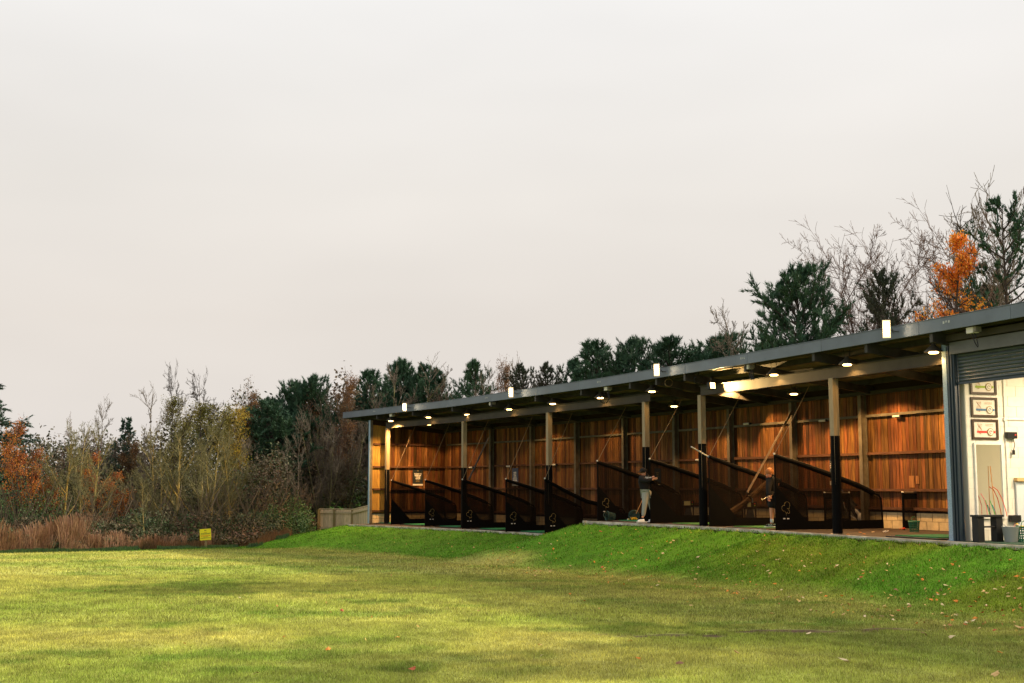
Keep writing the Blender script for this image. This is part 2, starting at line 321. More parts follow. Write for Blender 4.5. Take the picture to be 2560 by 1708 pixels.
def tint_at(X, Y):   # grass colour: dry yellow-olive on the flat, lush on the bank, painted shade between
    d, zt, ins = edge_dist(X, Y)
    w = np.interp(Y, [20, 50], [3.9, 4.6]); lush = np.clip((w+1.2*(vnoise(X, Y, 3, 3)-.5)-d)/1.1, 0, 1)
    lush = np.maximum(lush, np.clip((vnoise(X*.6, Y, 1.3, 4)*.6+vnoise(X, Y, .5, 14)*.4-.62)*3.5, 0, .45)*(d > w))
    far = np.clip((np.hypot(X*0, Y)-(47+.0*X)+ (X+19)*-.35+1.0*(vnoise(X, Y, 2, 8)-.5))/1.0, 0, 1)*(X < -6)
    lush = np.maximum(lush, far)
    olive = vnoise(X, Y, 2.3, 6)[..., None]; fine = vnoise(X, Y, .35, 7)[..., None]
    dry = np.array([.52, .48, .12])*(1-olive)+np.array([.28, .345, .055])*olive
    mossy = np.clip((vnoise(X, Y, 2.2, 11)-.5)*3, 0, 1)[..., None]*np.clip((X-4)/3, 0, 1)[..., None]
    green = np.array([.070, .19, .010])*(1-mossy)+np.array([.13, .195, .012])*mossy
    # darker green painted in for the shaded strip of lawn beside the bank
    near = np.clip((3.0-np.abs(d-w-1.5))/2, 0, .5)[..., None]
    dry = dry*(1-near)+np.array([.15, .175, .045])*near
    c = dry*(1-lush[..., None])+green*lush[..., None]
    sc = scar_at(X, Y)[..., None]; c = c*(1-sc)+np.array([.10, .060, .038])*sc
    return c*(.62+.5*fine+.3*vnoise(X, Y, .11, 21)[..., None])
tv = tint_at(GX.ravel(), GY.ravel())
ca = tme.color_attributes.new('tint', 'FLOAT_COLOR', 'POINT'); ca.data.foreach_set('color', np.concatenate([tv, np.ones((len(tv), 1))], 1).astype(np.float32).ravel())
M['lawn'] = mat('lawn_soil_and_grass', rough=.9, spec=.1, attr='tint', var=.3, nscale=14, bump=.8, bscale=30, contrast=(.3, .7))
lawn = link('lawn', tme, None, M['lawn'], kind='structure', label='mown grass lawn rising to a green bank in front of the bays')
# grass blades
def blades(n, Dmin, Dmax, name, hgt, wid, label):
    D = np.sqrt(rng.uniform(Dmin**2, Dmax**2, n)); X = D*rng.uniform(-.435, .435, n); Y = D
    d, zt, ins = edge_dist(X, Y); keep = (~ins) & (d > .02); keep &= ~((X < -6) & (Y > edgeY(X)+.4)); keep &= scar_at(X, Y) < rng.uniform(.2, .9, n)
    X, Y = X[keep], Y[keep]; n = len(X); Z = terrain(X, Y)
    clump = .3+.8*vnoise(X, Y, .28, 9)+.5*vnoise(X, Y, .09, 19)
    h = hgt*clump*rng.uniform(.6, 1.3, n); w = wid*rng.uniform(.7, 1.4, n); a = rng.uniform(0, math.pi*2, n)
    lean = rng.uniform(.1, .9, n)*h; la = rng.uniform(0, math.pi*2, n)
    V = np.zeros((n, 3, 3)); V[:, 0] = np.stack([X-np.cos(a)*w, Y-np.sin(a)*w, Z-.005], 1); V[:, 1] = np.stack([X+np.cos(a)*w, Y+np.sin(a)*w, Z-.005], 1)
    V[:, 2] = np.stack([X+np.cos(la)*lean, Y+np.sin(la)*lean, Z+h], 1)
    me = npmesh(name, V.reshape(-1, 3), np.arange(n*3).reshape(n, 3))
    c = tint_at(X, Y)*rng.uniform(.45, 1.7, (n, 1)); yel = rng.random(n) < .12; c[yel] = c[yel]*.4+np.array([.38, .30, .12])*.6
    c = np.repeat(c, 3, 0); ca = me.color_attributes.new('tint', 'FLOAT_COLOR', 'POINT')
    ca.data.foreach_set('color', np.concatenate([c, np.ones((len(c), 1))], 1).astype(np.float32).ravel())
    return link(name, me, None, M['grassblade'], kind='stuff', label=label)
blades(330000, 11.5, 19, 'grass', .034, .0035, 'short dry grass blades in the foreground of the lawn')
blades(330000, 19, 32, 'grass', .042, .006, 'grass blades over the middle of the lawn and the bank')
blades(200000, 32, 56, 'grass', .05, .010, 'grass blades over the far lawn')

# ------------------------------------------------------------------ shelter geometry
FAS = [Vector(p) for p in ((-8.05, 59.0), (-2.54, 50.4), (2.86, 40.1), (5.98, 32.95), (8.42, 26.78), (9.71, 23.28), (12.83, 14.8))]
SEG = []; _s = 0; CUM = [0]
for a, b in zip(FAS, FAS[1:]): _s += (b-a).length; CUM.append(_s)
def _mit(o):
    U = [(b-a).normalized() for a, b in zip(FAS, FAS[1:])]; Nn = [Vector((-u.y, u.x)) for u in U]; out_ = []
    for i, p in enumerate(FAS):
        if i == 0: out_.append(p+Nn[0]*o)
        elif i == len(FAS)-1: out_.append(p+Nn[-1]*o)
        else:
            m_ = (Nn[i-1]+Nn[i]).normalized(); out_.append(p+m_*(o/m_.dot(Nn[i])))
    return out_
_mc = {}
def B(s, o, z):
    k = round(o, 4)
    if k not in _mc: _mc[k] = _mit(o)
    pts = _mc[k]; i = 0
    while i < len(CUM)-2 and s > CUM[i+1]: i += 1
    t = (s-CUM[i])/(CUM[i+1]-CUM[i]); p = pts[i].lerp(pts[i+1], t); return Vector((p.x, p.y, z))
def S(x, o=.5, z=0):
    lo, hi = -2, CUM[-1]
    for _ in range(40):
        m_ = (lo+hi)/2
        if colx(B(m_, o, z)) < x: lo = m_
        else: hi = m_
    return lo
def UN(s):
    u = (B(s+.01, 0, 0)-B(s-.01, 0, 0)).normalized(); return u, Vector((-u.y, u.x, 0))
def nodes_between(s0, s1): return [s0]+[c for c in CUM if s0+.02 < c < s1-.02]+[s1]
def bar(mb, s0, s1, o0, o1, z0, z1, z0b=None, z1b=None):   # member running along the front; z*b = heights at o1
    z0b = z0 if z0b is None else z0b; z1b = z1 if z1b is None else z1b
    ns = nodes_between(s0, s1)
    for a, b in zip(ns, ns[1:]):
        mb.hex([B(a, o0, z0), B(b, o0, z0), B(b, o1, z0b), B(a, o1, z0b), B(a, o0, z1), B(b, o0, z1), B(b, o1, z1b), B(a, o1, z1b)])
    return mb
ZU, ZL = -1.14, -1.70                   # floor levels of the upper and the lower bays
s_step = S(1468, .2, ZU)
s_part = S(2374, .55, 0); s_end = CUM[-1]
s_w0 = S(925, .3, -.5)                  # end wall
OB = 4.2                                # inner face of back wall
def roofz(o): return 3.19-.10*o*1.0 if o > 0 else 3.19
def zfloor(s): return ZU if s > s_step else ZL
# floors
pl = thing('tee_platform', B(s_w0, .3, ZL), 'dark rubber floored lower tee platform at the far end', 'platform')
def slab(mb, pts_front, s0, s1, z, t=.5):
    ns = nodes_between(s0, s1)
    back = [B(s, OB+.3, z) for s in ns]
    front = pts_front
    V = [Vector((*p, z)) for p in front]+back[::-1]
    n = len(V); lowv = [v-Vector((0, 0, t)) for v in V]
    mb.quadmesh(V+lowv, [tuple(range(n)), tuple(range(2*n-1, n-1, -1))]+[(i, i+n, (i+1) % n+n, (i+1) % n) for i in range(n)])
    return mb
E3 = lambda i, z: Vector((*EDGE[i], z))
slab(MB(), [tuple(EDGE[0]), tuple(EDGE[1]), tuple(EDGE[2]), (2.2, 41.9)], s_w0-.1, s_step+.1, ZL).build('floor_slab', M['floor'], pl)
def edgeline(mb, pts, z, w0=-.02, w1=.05, h=.012, t=.07):
    for a, b in zip(pts, pts[1:]):
        u = (b-a).normalized(); n_ = Vector((-u.y, u.x, 0))
        mb.hex([a+n_*w0+Vector((0, 0, -t)), b+n_*w0+Vector((0, 0, -t)), b+n_*w1+Vector((0, 0, -t)), a+n_*w1+Vector((0, 0, -t)),
                a+n_*w0+Vector((0, 0, h)), b+n_*w0+Vector((0, 0, h)), b+n_*w1+Vector((0, 0, h)), a+n_*w1+Vector((0, 0, h))])
    return mb
edgeline(MB(), [E3(0, ZL), E3(1, ZL), E3(2, ZL)], ZL).build('edge_strip', M['line'], pl)
pu = thing('tee_platform', B(s_step, .3, ZU), 'raised brown tee platform edged with a white strip on the right', 'platform')
st = Vector((2.42, 40.6, 0))
slab(MB(), [(2.42, 40.6)]+[tuple(EDGE[i]) for i in (4, 5, 6, 7, 8, 9)], s_step, s_end, ZU, .75).build('floor_slab', M['floor'], pu)
edgeline(MB(), [Vector((2.42, 40.6, ZU))]+[E3(i, ZU) for i in (4, 5, 6, 7, 8, 9)], ZU).build('edge_strip', M['line'], pu)
b = MB(); a_ = Vector((2.42, 40.6, 0)); u_ = (Vector((*EDGE[4], 0))-a_).normalized(); n_ = Vector((-u_.y, u_.x, 0))
b.hex([a_-n_*.03-u_*.05+Vector((0, 0, -1.9)), a_-n_*.03+u_*1.6+Vector((0, 0, -1.9)), a_+n_*.02+u_*1.6+Vector((0, 0, -1.9)), a_+n_*.02-u_*.05+Vector((0, 0, -1.9)),
       a_-n_*.03-u_*.05+Vector((0, 0, ZU-.07)), a_-n_*.03+u_*1.6+Vector((0, 0, ZU-.07)), a_+n_*.02+u_*1.6+Vector((0, 0, ZU-.07)), a_+n_*.02-u_*.05+Vector((0, 0, ZU-.07))])
b.build('kerb_face', M['kerb'], pu)
MB().obox(a_+Vector((0, 0, -1.42))-u_*.10, u_, n_, (0, 0, 1), .05, .06, .30).build('kerb_post', M['line'], pu)

# shelter
sh = thing('driving_range_shelter', B(s_part, 2, ZU), 'long open fronted driving range shelter with flat grey roof and cedar back wall', 'building')
# fascia panels
s0f, s1f = S(857, 0, 3.4), s_end
cuts = [s0f]+[S(x, 0, 3.3) for x in (1127, 1345, 1447, 1572, 1713, 1868, 2053, 2297, 2526)]+[s1f]
for a, b_ in zip(cuts, cuts[1:]):
    pnl = bar(MB(), a+.004, b_-.004, 0, .035, 3.19, 3.46)
    bar(pnl, a+.004, b_-.004, -.012, .10, 3.462, 3.475)
    pnl.build('fascia_panel', M['fascia'], sh, bevel=.004)
# gable end fascia
u0, n0 = UN(s0f+.05)
g = MB(); g.hex([B(s0f, .036, 3.19), B(s0f+.035, .036, 3.19), B(s0f+.035, OB+.6, 2.66), B(s0f, OB+.6, 2.66), B(s0f, .036, 3.46), B(s0f+.035, .036, 3.46), B(s0f+.035, OB+.6, 2.93), B(s0f, OB+.6, 2.93)])
g.build('gable_fascia', M['fascia'], sh)
for x in (935, 1215, 1497, 1856, 2365):   # scraped bolts plates
    s_ = S(x, -.01, 3.35); w = .11; bb = MB()
    for k in range(3):
        a = s_-w+k*w*.75; bar(bb, a, a+w*.45, -.004, -.001, 3.33+.01*(k % 2), 3.385)
    bb.build('scuff_mark', M['scrape'], sh)
# roof deck: corrugated sheets, one per length
def RZ(o): return 3.40-.125*o
for a, b_ in zip(cuts, cuts[1:]):
    L = b_-a; n = max(2, int(L/.085)); vs = []; fs = []
    for i in range(n+1):
        s_ = a+L*i/n; dz = .018 if i % 2 else -.018
        for o in (.04, 1.2, OB+.7): vs.append(B(s_, o, RZ(o)+dz))
    for i in range(n):
        for j in range(2): fs.append((i*3+j, i*3+j+1, i*3+j+4, i*3+j+3))
    MB().quadmesh(vs, fs).build('roof_sheet', M['sheet'], sh)
# purlins and rafters
for o in (.32, .95, 1.9, 2.9, 3.85):
    bar(MB(), s0f+.04, s_end, o, o+.06, RZ(o)-.16, RZ(o)-.022, RZ(o+.06)-.16, RZ(o+.06)-.022).build('purlin', M['steel_dark'] if o > .5 else M['beam'], sh)
back_cols = [1228, 1330, 1442, 1562, 1690, 1828, 1985, 2160]
post_x = [968, 1160, 1373, 1616, 1757, 2090]
ps = [S(x, .62, .3) for x in post_x]
for s_ in ps+[(a+b_)/2 for a, b_ in zip(ps, ps[1:])]+[s_part+.2, s_part-2, s_part+3]:
    u, n_ = UN(s_); r_ = MB()
    r_.hex([B(s_-.05, .06, 3.0), B(s_+.05, .06, 3.0), B(s_+.05, OB, RZ(OB)-.36), B(s_-.05, OB, RZ(OB)-.36), B(s_-.05, .06, RZ(.06)-.165), B(s_+.05, .06, RZ(.06)-.165), B(s_+.05, OB, RZ(OB)-.165), B(s_-.05, OB, RZ(OB)-.165)])
    r_.build('rafter', M['steel_dark'], sh)
# eave beams (two lengths)
def ibeam(s0, s1, o, z0, z1, name='eave_beam', m=None):
    bb = MB(); bar(bb, s0, s1, o-.01, o+.0, z0+.012, z1-.012); bar(bb, s0, s1, o-.07, o+.06, z0, z0+.012); bar(bb, s0, s1, o-.07, o+.06, z1-.012, z1); return bb.build(name, m or M['beam'], sh)
ibeam(S(965, .62, 2.7), S(1626, .62, 2.7), .62, 2.60, 2.86)
ibeam(S(1752, .62, 2.7), s_part+.1, .62, 2.58, 2.86)
ibeam(s_w0+.05, s_part, OB-.12, 2.50, 2.60, 'wall_plate')
# posts with padding
for x, s_ in zip(post_x, ps):
    u, n_ = UN(s_); zt = 1.2 if s_ > s_step else .73; zf = zfloor(s_)
    p = thing('front_post', B(s_, .62, zf), {968: 'padded steel post nearest the far end wall', 1160: 'padded steel post second from the far end', 1373: 'padded steel post third from the far end', 1616: 'padded steel post behind the golfer in grey trousers',
        1757: 'padded steel post beside the lit soffit and work light', 2090: 'padded steel post nearest the shutter doorway'}[x], 'post', 'padded front posts of the shelter')
    q = MB(); c = B(s_, .62, 0)
    q.obox(c+Vector((0, 0, (zf+2.6)/2))-n_*.075, u, n_, (0, 0, 1), .085, .008, (2.6-zf)/2); q.obox(c+Vector((0, 0, (zf+2.6)/2))+n_*.075, u, n_, (0, 0, 1), .085, .008, (2.6-zf)/2)
    q.obox(c+Vector((0, 0, (zf+2.6)/2)), u, n_, (0, 0, 1), .075, .066, (2.6-zf)/2)
    q.build('steel_column', M['post'], p, bevel=.004)
    MB().tube([c+Vector((0, 0, zf+.02)), c+Vector((0, 0, (zf+zt)/2)), c+Vector((0, 0, zt))], [.125, .12, .118], 12).build('padding', M['pad'], p, smooth=False)
# back columns
for i, x in enumerate(back_cols):
    s_ = S(x, OB-.15, .3); zf = zfloor(s_); c = B(s_, OB-.14, 0); u, n_ = UN(s_); hz = (2.5-zf)/2; q = MB()
    for k in (-1, 1): q.obox(c+n_*.09*k+Vector((0, 0, zf+hz)), u, n_, (0, 0, 1), .07, .007, hz)
    q.obox(c+Vector((0, 0, zf+hz)), u, n_, (0, 0, 1), .006, .083, hz)
    q.build('back_column', M['back_col'], sh)
# back wall: sheathing + planks + blocks + rails
bw = bar(MB(), s_w0-.06, s_part, OB+.03, OB+.06, -1.9, 2.84).build('back_wall', M['wallback'], sh)
unit = MB().box((-.5, -.5, 0), (.5, .5, 1)); ume = bpy.data.meshes.new('plank'); ume.from_pydata(unit.v, [], unit.f); ume.materials.append(M['plank'])
umep = ume.copy(); umep.materials.clear(); umep.materials.append(M['plank_pale'])
umeg = ume.copy(); umeg.materials.clear(); umeg.materials.append(mat('golden_plank', (.46, .27, .06), .6, spec=.2, c2=(.28, .15, .035), nscale=3, stretch=(13, 13, .9), objrand=.2))  # yellower planks for the front part of the end wall
def placeunit(name, me, c, u, n_, w, t, h, parent):
    o = bpy.data.objects.new(name, me); COL.objects.link(o)
    mt = Matrix((u*w, n_*t, Vector((0, 0, h)))).transposed().to_4x4(); mt.translation = c
    o.parent = parent; o.matrix_local = Matrix.Translation(-parent_loc(parent)) @ mt; return o
def parent_loc(p):
    v = Vector((0, 0, 0))
    while p is not None: v += Vector(p.location); p = p.parent
    return v
s_ = s_w0+.01; PW = .142; npk = 0
while s_ < s_part-.08:
    zf = zfloor(s_); zb = (-.66 if zf == ZU else -1.22); c = B(s_+PW/2, OB+.012+random.uniform(-.007, .005), zb); u, n_ = UN(s_+PW/2)
    placeunit('plank', umep if random.random() < .09 else ume, c, u, n_, PW-.011-random.uniform(0, .006), .022, 2.58-zb, bw); s_ += PW; npk += 1
# blocks
bme = ume.copy(); bme.name = 'block'; bme.materials.clear(); bme.materials.append(M['block'])
def blockrow(s0, s1, z, off, parent, o=OB+.0):
    s_ = s0-off*.225
    while s_ < s1:
        a = max(s_, s0); b2 = min(s_+.44, s1)
        if b2-a > .05:
            m_ = (a+b2)/2; u, n_ = UN(m_); placeunit('block', bme, B(m_, o, z), u, n_, b2-a-.010, .05, .205, parent)
        s_ += .45
blockrow(s_step+.1, s_part-.02, ZU+.01, 0, bw); blockrow(s_step+.1, s_part-.02, ZU+.225, 1, bw)
blockrow(s_w0+.3, s_step, ZL+.01, 1, bw); blockrow(s_w0+.3, s_step, ZL+.225, 0, bw)
mt_ = bar(MB(), s_w0+.2, s_step, OB-.015, OB+.02, ZL, ZL+.44); bar(mt_, s_step, s_part, OB-.015, OB+.02, ZU, ZU+.44); mt_.build('mortar_bed', M['mortar'], sh)
# rails between columns
cs = [s_w0+.25]+[S(x, OB-.15, .3) for x in back_cols]+[s_part]
for a, b_ in zip(cs, cs[1:]):
    low = zfloor((a+b_)/2) == ZL
    for z, m_ in ((1.92, M['back_col']), (.88, M['rail']), (-.11, M['rail']), (-.60 if not low else -1.14, M['rail'])):
        bar(MB(), a+.09, b_-.09, OB-.10, OB-.002, z-.035, z+.035).build('wall_rail', m_, sh)
# end wall (far left), perpendicular to the front
u, n_ = UN(s_w0); ew = thing('end_wall', B(s_w0, .3, ZL), 'cedar boarded end wall with cream block plinth at the far left', 'wall')
def Eo(o, z, t=0): return B(s_w0+t, o, z)
MB().hex([Eo(.3, -1.9, -.06), Eo(OB+.06, -1.9, -.06), Eo(OB+.06, -1.9, -.03), Eo(.3, -1.9, -.03), Eo(.3, 3.05, -.06), Eo(OB+.06, 2.75, -.06), Eo(OB+.06, 2.75, -.03), Eo(.3, 3.05, -.03)]).build('sheathing', M['wallback'], ew)
o_ = .40; npe = 0
while o_ < OB-.05:
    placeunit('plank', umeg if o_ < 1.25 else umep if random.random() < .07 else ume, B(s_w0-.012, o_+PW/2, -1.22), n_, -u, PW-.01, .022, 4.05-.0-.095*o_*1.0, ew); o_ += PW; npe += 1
for row in (0, 1):
    o_ = .42-row*.22
    while o_ < OB:
        a = max(.42, o_); b2 = min(o_+.44, OB)
        if b2-a > .05: placeunit('block', bme, B(s_w0-.005, (a+b2)/2, ZL+.01+.215*row), n_, -u, b2-a-.01, .06, .205, ew)
        o_ += .45
for z in (1.91, .87, -.15, -1.14):
    MB().hex([Eo(.42, z-.04, .0), Eo(OB-.02, z-.04, .0), Eo(OB-.02, z-.04, .10), Eo(.42, z-.04, .10), Eo(.42, z+.04, .0), Eo(OB-.02, z+.04, .0), Eo(OB-.02, z+.04, .10), Eo(.42, z+.04, .10)]).build('wall_rail', M['rail'], ew)
MB().obox(Eo(.33, (ZL+3.0)/2, 0), u, n_, (0, 0, 1), .05, .05, (3.0-ZL)/2).build('corner_stud', M['back_col'], ew)
MB().obox(Eo(.262, (ZL+3.0)/2, -.05), u, n_, (0, 0, 1), .07, .012, (3.0-ZL)/2).build('corner_trim', M['galv'], ew)

# partition wall + garage
u, n_ = UN(s_part+.2)
gp = thing('white_block_wall', B(s_part+.3, .7, ZU), 'white painted block wall inside the open roller shutter doorway', 'wall')
sp_ = s_part+.34
wbm = ume.copy(); wbm.name = 'block'; wbm.materials.clear(); wbm.materials.append(M['white_block'])
MB().hex([B(sp_-.15, .75, ZU), B(sp_-.004, .75, ZU), B(sp_-.004, 6.2, ZU), B(sp_-.15, 6.2, ZU), B(sp_-.15, .75, 2.75), B(sp_-.004, .75, 2.75), B(sp_-.004, 6.2, 2.75), B(sp_-.15, 6.2, 2.75)]).build('joint_bed', M['white_mortar'], gp)
row = 0; z = ZU
while z < 2.6:
    o_ = .76-(row % 2)*.22
    while o_ < 4.5:
        a = max(.76, o_); b2 = o_+.44
        placeunit('block', wbm, B(sp_, (a+b2)/2, z+.004), n_, -u, b2-a-.006, .012, .211, gp); o_ += .446
    z += .217; row += 1
gr = thing('garage_room', B(sp_+3, 5, ZU), 'bright cream plastered room behind the roller shutter', 'room')
M['cream'] = mat('cream_plaster', (.74, .68, .55), .8)
def gw(name, m_, c): MB().hex(c).build(name, m_, gr)
sg = s_end-.3
gw('far_wall', M['cream'], [B(sp_+.01, 6.2, ZU), B(sg, 6.2, ZU), B(sg, 6.35, ZU), B(sp_+.01, 6.35, ZU), B(sp_+.01, 6.2, 2.7), B(sg, 6.2, 2.7), B(sg, 6.35, 2.7), B(sp_+.01, 6.35, 2.7)])
gw('side_wall', M['cream'], [B(sg, .6, ZU), B(sg+.15, .6, ZU), B(sg+.15, 6.35, ZU), B(sg, 6.35, ZU), B(sg, .6, 2.7), B(sg+.15, .6, 2.7), B(sg+.15, 6.35, 2.7), B(sg, 6.35, 2.7)])
gw('ceiling_panel', M['cream'], [B(sp_, .8, 2.70), B(sg, .8, 2.70), B(sg, 6.35, 2.70), B(sp_, 6.35, 2.70), B(sp_, .8, 2.74), B(sg, .8, 2.74), B(sg, 6.35, 2.74), B(sp_, 6.35, 2.74)])
gw('carpet', M['carpet'], [B(sp_+.01, .45, ZU), B(sg, .45, ZU), B(sg, 6.2, ZU), B(sp_+.01, 6.2, ZU), B(sp_+.01, .45, ZU+.012), B(sg, .45, ZU+.012), B(sg, 6.2, ZU+.012), B(sp_+.01, 6.2, ZU+.012)])
gw('white_door', M['whitepaint'], [B(sp_+.2, 6.12, ZU), B(sp_+1.2, 6.12, ZU), B(sp_+1.2, 6.19, ZU), B(sp_+.2, 6.19, ZU), B(sp_+.2, 6.12, .9), B(sp_+1.2, 6.12, .9), B(sp_+1.2, 6.19, .9), B(sp_+.2, 6.19, .9)])
# roller shutter + guide + corner post
rs = thing('roller_shutter', B(sp_+1, .6, 2.2), 'dark slate roller shutter raised above the doorway on the right', 'shutter')
z = 1.78+.26
zb_ = (1215-958)*26/3100
k = 0; z = 2.16
slat = []
while z < 2.78:
    bb = MB(); ns = nodes_between(sp_+.02, s_end-.35)
    for a, b_ in zip(ns, ns[1:]):
        prof = [(.62, 0), (.597, .018), (.59, .036), (.597, .054), (.62, .072)]
        vs = [B(a, o, z+h) for o, h in prof]+[B(b_, o, z+h) for o, h in prof]; bb.quadmesh(vs, [(i, i+5, i+6, i+1) for i in range(4)])
    bb.build('shutter_slat', M['shutter'], rs, smooth=False); z += .075
bar(MB(), sp_+.02, s_end-.35, .57, .64, 2.11, 2.16).build('bottom_rail', M['guide'], rs)
hd = thing('door_header', B(sp_+1, .5, 2.9), 'grey painted lintel panel above the roller shutter', 'lintel')
bar(MB(), s_part+.24, s_end-.3, .48, .56, 2.75, 3.0).build('header_panel', M['header'], hd)
bar(MB(), s_part-.02, s_end-.3, .40, .62, 3.02, 3.15).build('top_channel', M['beam'], hd)
MB().obox(B(s_part+.10, .52, 3.085), u, n_, (0, 0, 1), .05, .14, .06).build('end_plate', M['beam'], hd)
gd = thing('shutter_guide', B(s_part+.24, .55, ZU), 'dark ribbed steel guide rail beside the doorway', 'guide rail')
q = MB(); hz = (2.98-ZU)/2
for k in range(5): q.obox(B(s_part+.115+k*.048, .56-.012*(k % 2)*2, ZU+hz), u, n_, (0, 0, 1), .019, .03+.004*k, hz)
q.obox(B(s_part+.22, .60, ZU+hz), u, n_, (0, 0, 1), .13, .012, hz)
q.build('guide_channel', M['guide'], gd, bevel=.003)
cpst = thing('corner_post', B(s_part, .55, ZU), 'pale blue grey galvanised post left of the shutter doorway', 'post')
q = MB(); q.obox(B(s_part, .54, ZU+(3.0-ZU)/2), u, n_, (0, 0, 1), .065, .005, (3.0-ZU)/2); q.obox(B(s_part, .62, ZU+(3.0-ZU)/2), u, n_, (0, 0, 1), .006, .078, (3.0-ZU)/2); q.obox(B(s_part, .70, ZU+(3.0-ZU)/2), u, n_, (0, 0, 1), .065, .005, (3.0-ZU)/2)
q.obox(B(s_part+.0, .60, ZU+(3.0-ZU)/2), u, n_, (0, 0, 1), .055, .05, (3.0-ZU)/2-.01)
q.build('steel_section', M['galv'], cpst, bevel=.003)
MB().obox(B(s_part, .62, ZU+.006), u, n_, (0, 0, 1), .1, .1, .006).build('base_plate', M['galv'], cpst)
# room light
def lamp(name, kind, loc, e, c, size=.1, rot=None, spot=None, blend=.3):
    l_ = bpy.data.lights.new(name, kind); o = bpy.data.objects.new(name, l_); COL.objects.link(o); o.location = loc; l_.energy = e; l_.color = c
    if kind == 'AREA': l_.size = size
    else: l_.shadow_soft_size = size
    if kind == 'SPOT': l_.spot_size = spot; l_.spot_blend = blend
    if rot is not None: o.rotation_euler = Vector(rot).to_track_quat('-Z', 'Y').to_euler()
    return o
rl = thing('ceiling_light', B(sp_+2.2, 3.0, 2.68), 'strip light on the ceiling of the bright room', 'ceiling light')
MB().obox(B(sp_+2.2, 2.6, 2.665), u, n_, (0, 0, 1), .08, .7, .03).build('light_tube', mat('tube_light', (1, .9, .7), emit=((1, .82, .56), 12)), rl)
gl = lamp('room_lamp', 'AREA', B(sp_+2.2, 2.6, 2.6), 290, (1, .77, .50), 1.2, rot=(0, 0, -1))
gl2 = lamp('room_lamp', 'AREA', B(sp_+5, 2.0, 2.6), 220, (1, .77, .50), 1.2, rot=(0, 0, -1))

# things on the white wall (wall face at s=sp_+.006)
def WP(o, z, t=0): return B(sp_+.008+t, o, z)
def wall_o(x):     # offset along wall for an image column
    lo, hi = .5, 6
    for _ in range(40):
        m_ = (lo+hi)/2
        if colx(WP(m_, 0)) < x: lo = m_
        else: hi = m_
    return lo
def wz(y, o): p = WP(o, 0); return (1215-y)*(p.y)/FPX*1.0
xw = n_.copy()   # to the right in the picture = deeper into the room
for yt, yb, mm, lab, lets in ((947, 987, 'greenband', 'framed golf print with a green band, topmost of the three', 0), (994, 1044, 'blueband', 'framed golf print with a blue band, middle of the three', 0), (1049, 1100, 'redband', 'framed golf print with a red band, lowest of the three', 0)):
    o0, o1 = wall_o(2434.5), wall_o(2500.5); z0 = wz(yb, o0)+0; z1 = wz(yt, o0); fr = thing('framed_picture', WP((o0+o1)/2, z0), lab, 'picture', 'framed prints stacked on the white wall')
    if yt == 947: z1 = z0+.43
    b = MB(); w = .05
    for a0, a1, c0, c1 in ((o0, o1, z0, z0+w), (o0, o1, z1-w, z1), (o0, o0+w, z0+w, z1-w), (o1-w, o1, z0+w, z1-w)):
        b.hex([WP(a0, c0), WP(a0, c0, .03), WP(a1, c0, .03), WP(a1, c0), WP(a0, c1), WP(a0, c1, .03), WP(a1, c1, .03), WP(a1, c1)])
    b.build('frame', M['frame'], fr)
    def rect(name, a0, a1, c0, c1, t, m_, tt=.003):
        return MB().hex([WP(a0, c0, t), WP(a0, c0, t+tt), WP(a1, c0, t+tt), WP(a1, c0, t), WP(a0, c1, t), WP(a0, c1, t+tt), WP(a1, c1, t+tt), WP(a1, c1, t)]).build(name, m_, fr)
    rect('print', o0+w, o1-w, z0+w, z1-w, .004, M['paper'])
    zc = z0+(z1-z0)*.38; W_ = o1-o0
    rect('coloured_band', o0+W_*.2, o1-W_*.1, zc-.022, zc+.022, .009, M[mm])
    b = MB(); cc = WP(o0+W_*.70, zc, .016); b.lathe(cc, [(.0, 0), (.082, 0), (.082, .004), (0, .004)], 20, axis=u); b.build('round_seal', M['gold'], fr)
    b = MB(); cc = WP(o0+W_*.70, zc, .022); b.lathe(cc, [(.0, 0), (.066, 0), (.066, .003), (0, .003)], 20, axis=u); b.build('seal_disc', M['paper'], fr)
    b = MB(); b.tube([WP(o0+W_*.70+.03*math.cos(t), zc+.03*math.sin(t), .028) for t in np.linspace(0, 5, 9)], .006, 4); b.build('seal_figure', M[mm] if mm != 'greenband' else M['gold'], fr)
    b = MB(); random.seed(int(yt))
    for k in range(5): b.tube([WP(o0+W_*(.25+.03*k)+.02*math.sin(t*2.3+k), z0+(z1-z0)*(.28+.1*t), .010) for t in np.linspace(0, 5, 8)], .0025, 4)
    for k in range(2): b.tube([WP(o0+W_*(.52+.05*t), z0+(z1-z0)*(.74-.06*k)+.012*math.sin(t*5+k), .010) for t in np.linspace(0, 6, 18)], .0022, 4)
    b.build('hand_sketch', M['s_orange'], fr)
# mirror
o0, o1 = wall_o(2437), wall_o(2508); z0, z1 = wz(1296, o0), wz(1108, o0)
mi = thing('wall_mirror', WP((o0+o1)/2, z0), 'tall white framed mirror on the white block wall above the bench', 'mirror')
b = MB(); w = .04
for a0, a1, c0, c1 in ((o0, o1, z0, z0+w), (o0, o1, z1-w, z1), (o0, o0+w, z0+w, z1-w), (o1-w, o1, z0+w, z1-w)):
    b.hex([WP(a0, c0), WP(a0, c0, .04), WP(a1, c0, .04), WP(a1, c0), WP(a0, c1), WP(a0, c1, .04), WP(a1, c1, .04), WP(a1, c1)])
b.build('frame', M['whitepaint'], mi)
MB().hex([WP(o0+w, z0+w, .012), WP(o0+w, z0+w, .018), WP(o1-w, z0+w, .018), WP(o1-w, z0+w, .012), WP(o0+w, z1-w, .012), WP(o0+w, z1-w, .018), WP(o1-w, z1-w, .018), WP(o1-w, z1-w, .012)]).build('mirror_glass', M['mirror'], mi)
